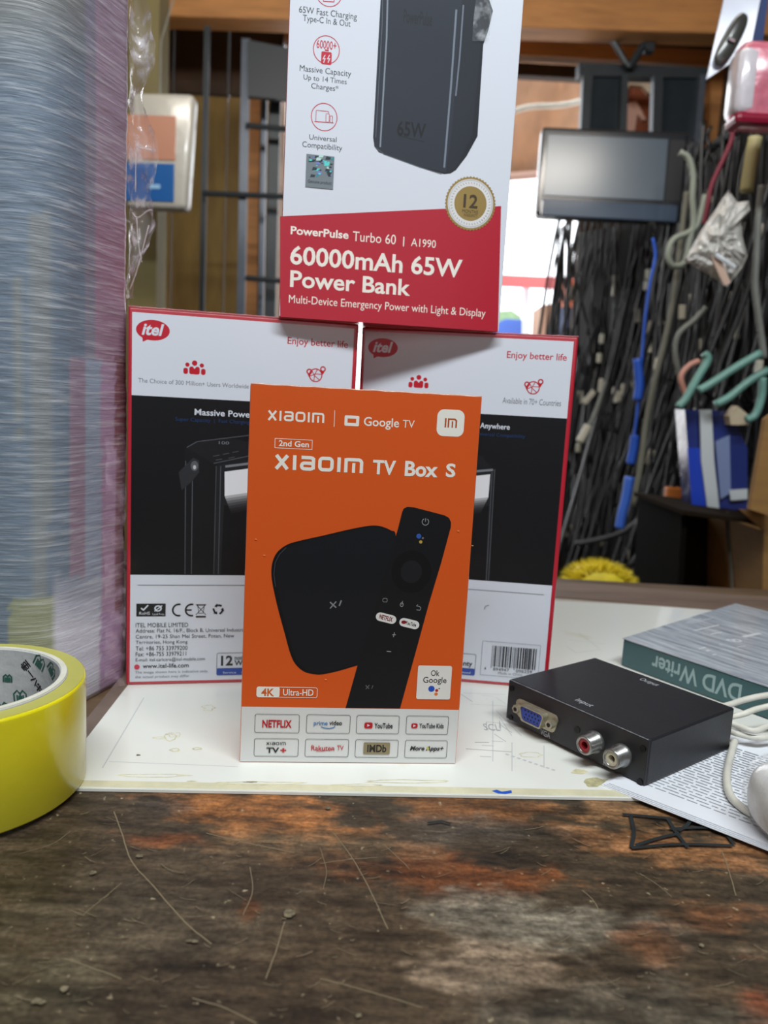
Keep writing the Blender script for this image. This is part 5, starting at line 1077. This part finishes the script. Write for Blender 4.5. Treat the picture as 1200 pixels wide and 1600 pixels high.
# ------------------------------------------------------------------ the rack of cables at the right
def wallY(px): return 2.45-1.05*(px-860)/340
rk = empty('cable_rack', atY(1030, 240, 1.7), 0, 'dark wooden rack board behind the mass of hanging cables at right', 'rack')
DB = mat('rack_board', rgb(15, 14, 14), .9, noise_amt=.3, nscale=9)
mk('board', rel(slab([atY(905, 365, wallY(905)+.12), atY(1064, 330, wallY(1064)+.12), atY(1064, 262, wallY(1064)+.12), atY(1260, 100, wallY(1260)+.12), atY(1260, 930, wallY(1260)+.12), atY(872, 930, wallY(872)+.12)], (0.02, .02, 0)), rk), DB, rk)
mk('hanging_rail', rel(tube([atY(1066, 262, wallY(1066)), atY(1290, 110, wallY(1290))], .008), rk), STEEL, rk)
variants = []
def cable_mesh(seed, loops, L_, r_):
    rnd = random.Random(seed); pts = []; n_ = 16
    ph = rnd.uniform(0, 6); am = rnd.uniform(.008, .03); am2 = rnd.uniform(.004, .012)
    down = [Vector((am*math.sin(ph+t*2.5)+am2*math.sin(t*9+ph), am*.6*math.cos(ph*2+t*3), -L_*t)) for t in [i/n_ for i in range(n_+1)]]
    if loops:
        g = rnd.uniform(.02, .06); upw = [Vector((g+v.x*.7, v.y+.01, v.z)) for v in down[::-1]]; mid = [Vector((g/2, .01, -L_-g*.7))]; pts = down+mid+upw[1:]
    else: pts = down
    b_ = tube(smooth_path(pts, 3), r_, seg=6); me_ = bpy.data.meshes.new('black_cable'); b_.to_mesh(me_); b_.free(); me_.materials.append(CBLACK if seed % 3 else mat('charcoal_cable', rgb(38, 38, 42), .45)); me_.polygons.foreach_set('use_smooth', [True]*len(me_.polygons)); return me_
for k in range(10): variants.append(cable_mesh(k, k % 2 == 0, (.55, .8, .38, .95, .65, .5, .85, .45, .7, .9)[k], (.0035, .003, .0042, .003, .0025, .004, .003, .0035, .0048, .0028)[k]))
rnd = random.Random(21)
plug_me = bpy.data.meshes.new('plug'); b_ = bx(-.007, .007, -.005, .005, -.035, 0, .002); b_.to_mesh(plug_me); b_.free(); plug_me.materials.append(mat('cream_plug_plastic', rgb(196, 192, 176), .4))
for k in range(210):
    px = 862+(k+rnd.random())/210*350; Y = min(2.30, wallY(px)+rnd.uniform(-.06, .10)); band = rnd.choice((0, 0, 1, 1, 2))
    top = 350 if px < 1060 else 250-(px-1060)*.6
    py = top+(0, 190, 380)[band]+rnd.uniform(-30, 40)
    if px < 905: py = max(py, 352)
    o = bpy.data.objects.new('black_cable', variants[rnd.randrange(10)]); C.objects.link(o); o.location = atY(px, py, Y); s_ = Y/1.7*rnd.uniform(.75, 1.1)
    zb = o.location.z-.95*s_
    o.rotation_euler = (rnd.gauss(0, .06), rnd.gauss(0.02, .13), rnd.uniform(0, 6.3)); o.scale = (1, 1, s_)
    tag(o, 'black cable hanging among many alike on the rack at right', 'cable', 'black cables on the rack at right')
    if rnd.random() < .3:
        q = bpy.data.objects.new('plug', plug_me); C.objects.link(q); q.parent = o; q.location = (rnd.uniform(-.01, .01), 0, -rnd.uniform(.1, .5)); q.rotation_euler = (rnd.uniform(-.4, .4), rnd.uniform(-.6, .6), 0)
def cab(name, pts, r_, m, label, Y=None, smooth=True, cat='cable', group=None):
    P = [atY(x, y, (Y if Y else wallY(x)-.10) if len(q) < 3 else q[2]) for q in pts for x, y in [q[:2]]]
    return tag(mk(name, tube(smooth_path(P, 8), r_, seg=8), m, None, True), label, cat, group)
SAGE = mat('sage_cable', rgb(142, 150, 138), .5); BLUC = mat('blue_cable', rgb(44, 92, 200), .4)
cab('grey_cable', [(1062, 238), (1076, 248), (1083, 275), (1082, 310), (1084, 345), (1078, 375), (1070, 410), (1052, 415), (1044, 398), (1052, 375), (1075, 364), (1090, 350), (1102, 305)], .0055, SAGE, 'pale grey cable looped beside the monitor above the milky plastic bag', 1.35)
cab('taupe_cable', [(1074, 300), (1068, 345), (1062, 395), (1056, 440), (1048, 490), (1036, 545), (1022, 600), (1010, 660), (1002, 720), (990, 790)], .0055, mat('taupe_cable', rgb(112, 112, 100), .5), 'long taupe cable falling from the pale loop down to the yellow brush', 1.38)
bluec = cab('blue_cable', [(1020, 372), (1024, 400), (1016, 440), (1010, 480), (1006, 520), (1003, 560), (1000, 600), (996, 640), (990, 690)], .003, BLUC, 'thin bright blue cable running down the middle of the cable rack', 1.45)
mk('sleeve', tube(smooth_path([atY(x, y, 1.45) for x, y in [(996, 560), (999, 600), (996, 625)]], 8), .009, seg=8), BLUC, bluec, True)
mk('sleeve', tube(smooth_path([atY(x, y, 1.45) for x, y in [(992, 680), (990, 700), (985, 725)]], 8), .009, seg=8), BLUC, bluec, True)
cab('blue_bag_roll', [(984, 745), (978, 780), (973, 800), (968, 825)], [.010]*25, mat('blue_roll_plastic', rgb(70, 116, 220), .35), 'pale blue rolled plastic hanging above the yellow brush', 1.45, cat='roll')
cab('grey_cable', [(1102, 480), (1085, 500), (1062, 520), (1055, 545), (1060, 580), (1068, 610)], .005, CGREY, 'curved grey cable hooking left below the milky plastic bag', 1.3)
cab('red_cable', [(1146, 196), (1142, 222), (1130, 250), (1112, 290), (1104, 330), (1100, 350)], .004, mat('red_cable', rgb(120, 34, 54), .6), 'thin crimson cable above the milky plastic bag', 1.25)
cab('grey_cable', [(1190, 290), (1185, 340), (1182, 400), (1180, 450), (1186, 500), (1194, 560)], .005, CGREY, 'grey cable running down the right edge below the pink pack', 1.1)
cab('cream_strap', [(1180, 215), (1172, 260), (1166, 300)], .010, mat('cream_strap', rgb(170, 162, 116), .6), 'cream strap hanging under the pink pack', 1.15, cat='strap')
cab('grey_cable', [(946, 596), (932, 640), (915, 678)], .005, CGREY, 'short grey cable ending in a cream plug beside the right carton', 1.9)
cab('cream_plug', [(920, 665), (912, 680), (906, 690)], .011, mat('cream_plug_plastic', rgb(196, 192, 176), .4), 'cream plug at the end of the short grey cable', 1.88, cat='plug')
cab('black_flex', [(900, 850), (940, 842), (972, 832), (1000, 812)], .006, mat('charcoal_cable', rgb(38, 38, 42), .45), 'charcoal cable arching just over the yellow brush', 1.55)
cab('black_flex', [(1060, 780), (1040, 810), (1010, 850), (985, 885)], .006, mat('charcoal_cable', rgb(38, 38, 42), .45), 'charcoal cable running down to the left of the open carton', 1.4)
cab('salmon_cable', [(1072, 618), (1064, 590), (1076, 572), (1092, 564)], .0045, mat('salmon_cable', rgb(196, 140, 122), .5), 'salmon pink cable curl left of the green hangers', 1.18)
# small pale plug ends scattered over the rack
for k, (x, y) in enumerate(((936, 560), (1012, 430), (1010, 445), (1016, 540), (968, 645), (967, 620), (893, 828), (905, 815), (940, 530), (1080, 470), (1150, 520), (1090, 540), (1100, 570), (1060, 735), (985, 868), (903, 700), (1172, 285), (1185, 575), (1050, 395), (960, 455))):
    P = atY(x, y, wallY(x)-.09); b_ = bx(-.006, .006, -.006, .006, -.012, .014, .003)
    tag(mk('plug_end', rel_ if False else b_, mat('pale_plug', rgb(206, 204, 186), .35), None), 'small pale plug end among the hanging cables', 'plug', 'pale plug ends on the cable rack').location = P
P = atY(1052, 772, 1.3); b_ = bx(-.014, .014, -.01, .01, -.012, .012, .003); cab('orange_plug_lead', [(1052, 768), (1056, 740), (1050, 700), (1058, 650), (1080, 560), (1110, 400), (1150, 190)], .003, CBLACK, 'thin black lead that carries the small orange connector', 1.3)
o = tag(mk('orange_plug', b_, mat('orange_plug_plastic', rgb(200, 116, 50), .5)), 'small orange connector left of the blue and white pack', 'plug'); o.location = P

# crumpled clear bag
BAG = mat('milky_bag_plastic', rgb(216, 214, 208), .35, coat=.5, alpha=.94)
bag = empty('plastic_bag', atY(1130, 445, 1.08), 0, 'crumpled milky plastic bag hanging in front of the cables', 'bag')
out = [(1138, 296), (1152, 316), (1170, 314), (1172, 328), (1158, 345), (1160, 370), (1168, 400), (1158, 420), (1136, 448), (1118, 436), (1092, 420), (1068, 408), (1074, 398), (1098, 356), (1124, 318)]
def bagm(side):
    b_ = bmesh.new(); cpx = (1122, 375); rings = []; n_ = len(out)*4; dense = []
    for i in range(len(out)):
        a, c_ = out[i], out[(i+1) % len(out)]
        for j in range(4): dense.append((a[0]+(c_[0]-a[0])*j/4, a[1]+(c_[1]-a[1])*j/4))
    for k in range(9):
        f_ = k/8; row = []
        for x, y in dense:
            px, py = cpx[0]+(x-cpx[0])*f_, cpx[1]+(y-cpx[1])*f_; bul = .028*math.sqrt(max(0, 1-f_**2))
            P = atY(px, py, 1.08-side*bul+.010*noise.noise(Vector((px*.07, py*.07, side)))+.008*noise.noise(Vector((px*.2, py*.2, side)))); row.append(b_.verts.new(P-Vector(bag.location)))
        rings.append(row)
    for k in range(8):
        for i in range(n_): b_.faces.new((rings[k][i], rings[k][(i+1) % n_], rings[k+1][(i+1) % n_], rings[k+1][i])) if k else None
    bmesh.ops.remove_doubles(b_, verts=b_.verts[:], dist=1e-5); b_.faces.new(rings[1]) if False else None
    ctr = b_.verts.new(sum((v.co for v in rings[1]), Vector())/n_) if rings[1][0].is_valid else None
    if ctr:
        for i in range(n_):
            try: b_.faces.new((ctr, rings[1][i], rings[1][(i+1) % n_]))
            except Exception: pass
    bmesh.ops.recalc_face_normals(b_, faces=b_.faces[:]); return b_
mk('front_panel', bagm(1), BAG, bag); mk('back_panel', bagm(-1), BAG, bag)
mk('peach_label', rel(slab([atY(1112, 402, 1.048), atY(1126, 404, 1.048), atY(1142, 442, 1.048), atY(1132, 446, 1.048)], .004), bag), mat('peach_label', rgb(206, 176, 156), .5), bag)
mk('white_edge', rel(tube([atY(1118, 398, 1.045), atY(1130, 406, 1.043), atY(1148, 418, 1.045)], .003, seg=6), bag), mat('white_card', rgb(226, 232, 236), .5), bag)

# blister pack and pink pack at the upper right
bl = empty('blister_pack', atY(1150, 120, 1.05), 0, 'pale blister card with a dark computer mouse, hanging at the top right', 'pack')
mk('card', rel(slab([atY(1140, -40, 1.05), atY(1196, -40, 1.04), atY(1172, 78, 1.04), atY(1104, 124, 1.05)], .003), bl), mat('pale_card', rgb(176, 184, 204), .35, coat=.5), bl)
b_ = blob(.011, .006, .034, 0, 3)
o = mk('pictured_mouse', b_, mat('dark_mouse', rgb(60, 62, 58), .25, coat=.6, noise_amt=.2), bl, True); o.location = atY(1142, 62, 1.042)-Vector(bl.location); o.rotation_euler = (0, math.radians(24), 0)
mk('mouse_glint', tube([atY(1138, 60, 1.033)-Vector(bl.location), atY(1148, 64, 1.033)-Vector(bl.location)], .002, seg=6), mat('chrome_glint', rgb(190, 196, 200), .2, metal=.8), bl)  # short bright bar modelled as the glint on the mouse
tag(mk('blue_sleeve', slab([atY(1180, -30, 1.06), atY(1204, -30, 1.06), atY(1190, 80, 1.06), atY(1162, 92, 1.06)], .02), mat('navy_film', rgb(40, 60, 110), .3, coat=.8)), 'narrow navy plastic sleeve behind the blister card', 'sleeve')
pp = empty('pink_pack', atY(1200, 205, 1.0), 0, 'glossy pink and white padded pack at the right edge', 'pack')
b_ = bx(-.05, .08, -.02, .02, 0, .098, .014, 3)
mk('body', b_, mat('pink_pack_film', rgb(214, 116, 136), .25, coat=1, bump=.8, bscale=30, bdist=.004, noise_amt=.2, nscale=25), pp, True)
mk('white_end', bx(-.052, -.026, -.0212, .019, .012, .088, .008), mat('white_pack_end', rgb(220, 214, 220), .25, coat=1, bump=.8, bscale=30, bdist=.004), pp, True)
mk('crimson_base', bx(-.049, .08, -.021, .018, 0.001, .016, .006), mat('crimson_print', rgb(150, 24, 56), .3, coat=1), pp)
mk('yellow_print', bx(-.006, .006, -.0225, -.018, .036, .066, .001), mat('yellow_print', rgb(226, 196, 90), .4), pp)

# green hangers, blue and white pack, cartons below
GRN = mat('green_hanger_plastic', rgb(112, 158, 146), .35, noise_amt=.15)
def hanger(pts, label, Y): 
    return tag(mk('green_hanger', tube(smooth_path([atY(x, y, Y) for x, y in pts], 6), .006, seg=8), GRN, None, True), label, 'hanger', 'green plastic hangers')
hanger([(1060, 636), (1072, 622), (1090, 590), (1106, 562), (1100, 552)], 'green hanger arm sloping steeply above the blue pack', 1.12)
hanger([(1092, 610), (1110, 600), (1150, 574), (1188, 552)], 'palest green hanger arm, rising to the right', 1.10)
hanger([(1118, 632), (1140, 620), (1170, 596), (1200, 578)], 'darker green hanger arm under the palest one', 1.12)
hanger([(1192, 590), (1190, 620), (1180, 648), (1166, 656)], 'green hanger arm curving down at the right edge', 1.12)
bwp = empty('blue_white_pack', atY(1108, 800, 1.15), 0, 'blue bagged pack with a white centre stripe hanging under the green hangers', 'pack')
def pq(pts, Y, d=.01): return rel(slab([atY(x, y, Y) for x, y in pts], d), bwp)
mk('navy_body', pq([(1070, 640), (1140, 642), (1168, 700), (1168, 796), (1082, 798)], 1.16, .04), mat('navy_pack_film', rgb(40, 54, 120), .25, coat=1, bump=.8, bscale=25, bdist=.004), bwp)
mk('blue_panel', pq([(1074, 700), (1094, 700), (1108, 792), (1082, 794)], 1.155, .004), mat('royal_print', rgb(36, 70, 190), .3, coat=1), bwp)
mk('white_stripe', pq([(1094, 640), (1112, 640), (1116, 720), (1124, 794), (1106, 795), (1096, 720)], 1.15, .004), mat('white_stripe', rgb(206, 212, 214), .35, coat=.5), bwp)
mk('pale_panel', pq([(1118, 690), (1140, 680), (1142, 770), (1126, 780)], 1.154, .004), mat('pale_blue_film', rgb(130, 146, 186), .25, coat=1), bwp)
mk('white_foot', pq([(1140, 766), (1168, 764), (1168, 780), (1142, 782)], 1.152, .004), MATS['white_stripe'], bwp)
tag(mk('cream_block', slab([atY(1140, 650, 1.14), atY(1152, 634, 1.14), atY(1172, 650, 1.14), atY(1170, 664, 1.14), atY(1142, 664, 1.14)], .02), mat('cream_card', rgb(196, 180, 152), .6)), 'cream card corner between the green hangers', 'card')
ob = empty('open_carton', atY(1120, 925, 1.12), 0, 'brown cardboard carton standing open behind the counter rail at right', 'box')
def oq(name, pts, Y, d, m=CARD): return mk(name, rel(slab([atY(x, y, Y) for x, y in pts], d), ob), m, ob)
DARKC = mat('brown_cardboard_in_shade', rgb(34, 26, 17), .9, spec=.05, noise_amt=.1)  # cardboard colour darkened to stand for the deep shade inside
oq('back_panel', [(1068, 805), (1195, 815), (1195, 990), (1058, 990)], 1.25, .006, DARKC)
oq('side_panel', [(1066, 800), (1074, 800), (1064, 990), (1054, 990)], 1.06, (.0, .19, 0), mat('shaded_board', rgb(16, 13, 10), .9, spec=.05))  # left side coloured near black in place of its shade
oq('side_panel', [(1193, 830), (1203, 830), (1203, 990), (1190, 990)], 1.06, (.0, .19, 0))
oq('floor_panel', [(1054, 985), (1203, 985), (1203, 992), (1054, 992)], 1.06, (.0, .19, 0))
oq('top_panel', [(1066, 797), (1203, 815), (1203, 822), (1066, 804)], 1.04, (.0, .21, 0), DARKC)  # lid added to keep light out, darkened like the inside
oq('open_flap', [(1156, 796), (1206, 800), (1206, 838), (1196, 832)], 1.03, .006)
tag(mk('cardboard_sheet', slab([atY(1196, 655, 1.0), atY(1215, 640, 1.0), atY(1215, 810, 1.0), atY(1172, 796, 1.0)], .01), CARD), 'upright cardboard sheet at the right edge beside the blue and white pack', 'sheet')
cab('taupe_flex', [(1136, 800), (1138, 840), (1142, 880), (1144, 930)], .003, mat('dim_cable', rgb(84, 78, 66), .6), 'thin cable hanging inside the open carton', 1.10)
# yellow brush: hundreds of bristles, one head
yb = empty('yellow_brush', atY(935, 960, 1.05), 0, 'fluffy yellow duster head peeping over the counter rail', 'duster')
YM = mat('yellow_bristle', rgb(226, 204, 40), .6, noise_amt=.15, nscale=50)
bm_ = bmesh.new(); rnd = random.Random(9); cen = atY(935, 915, 1.05)-Vector(yb.location)
for k in range(2600):
    t = rnd.uniform(0, PI); ph = rnd.uniform(-1, 1); d_ = Vector((math.cos(t)*1.25, ph*.8, abs(math.sin(t))*.86)); d_ = d_*(1/max(.6, math.sqrt(d_.x**2/1.56+d_.y**2/.64*.4+d_.z**2/.74)))
    L_ = .046*rnd.uniform(.75, 1.06); e = cen+d_*L_; s_ = Vector((rnd.uniform(-1, 1), rnd.uniform(-1, 1), rnd.uniform(-1, 1))).normalized()*.0012; q = cen+d_*L_*.55
    a = bm_.verts.new(q+s_); b2 = bm_.verts.new(q-s_); c2 = bm_.verts.new(e); bm_.faces.new((a, b2, c2))
o = mk('bristles', bm_, YM, yb); o['kind'] = 'stuff'
b_ = blob(.043, .026, .031, 0, 3); o = mk('head_core', b_, YM, yb, True); o.location = cen
mk('handle', tube([cen, cen+Vector((0, 0, -.25))], .008), mat('white_handle', rgb(206, 206, 200), .4), yb)
print('objects', len(bpy.data.objects), 'tris~', sum(len(m_.polygons) for m_ in bpy.data.meshes))
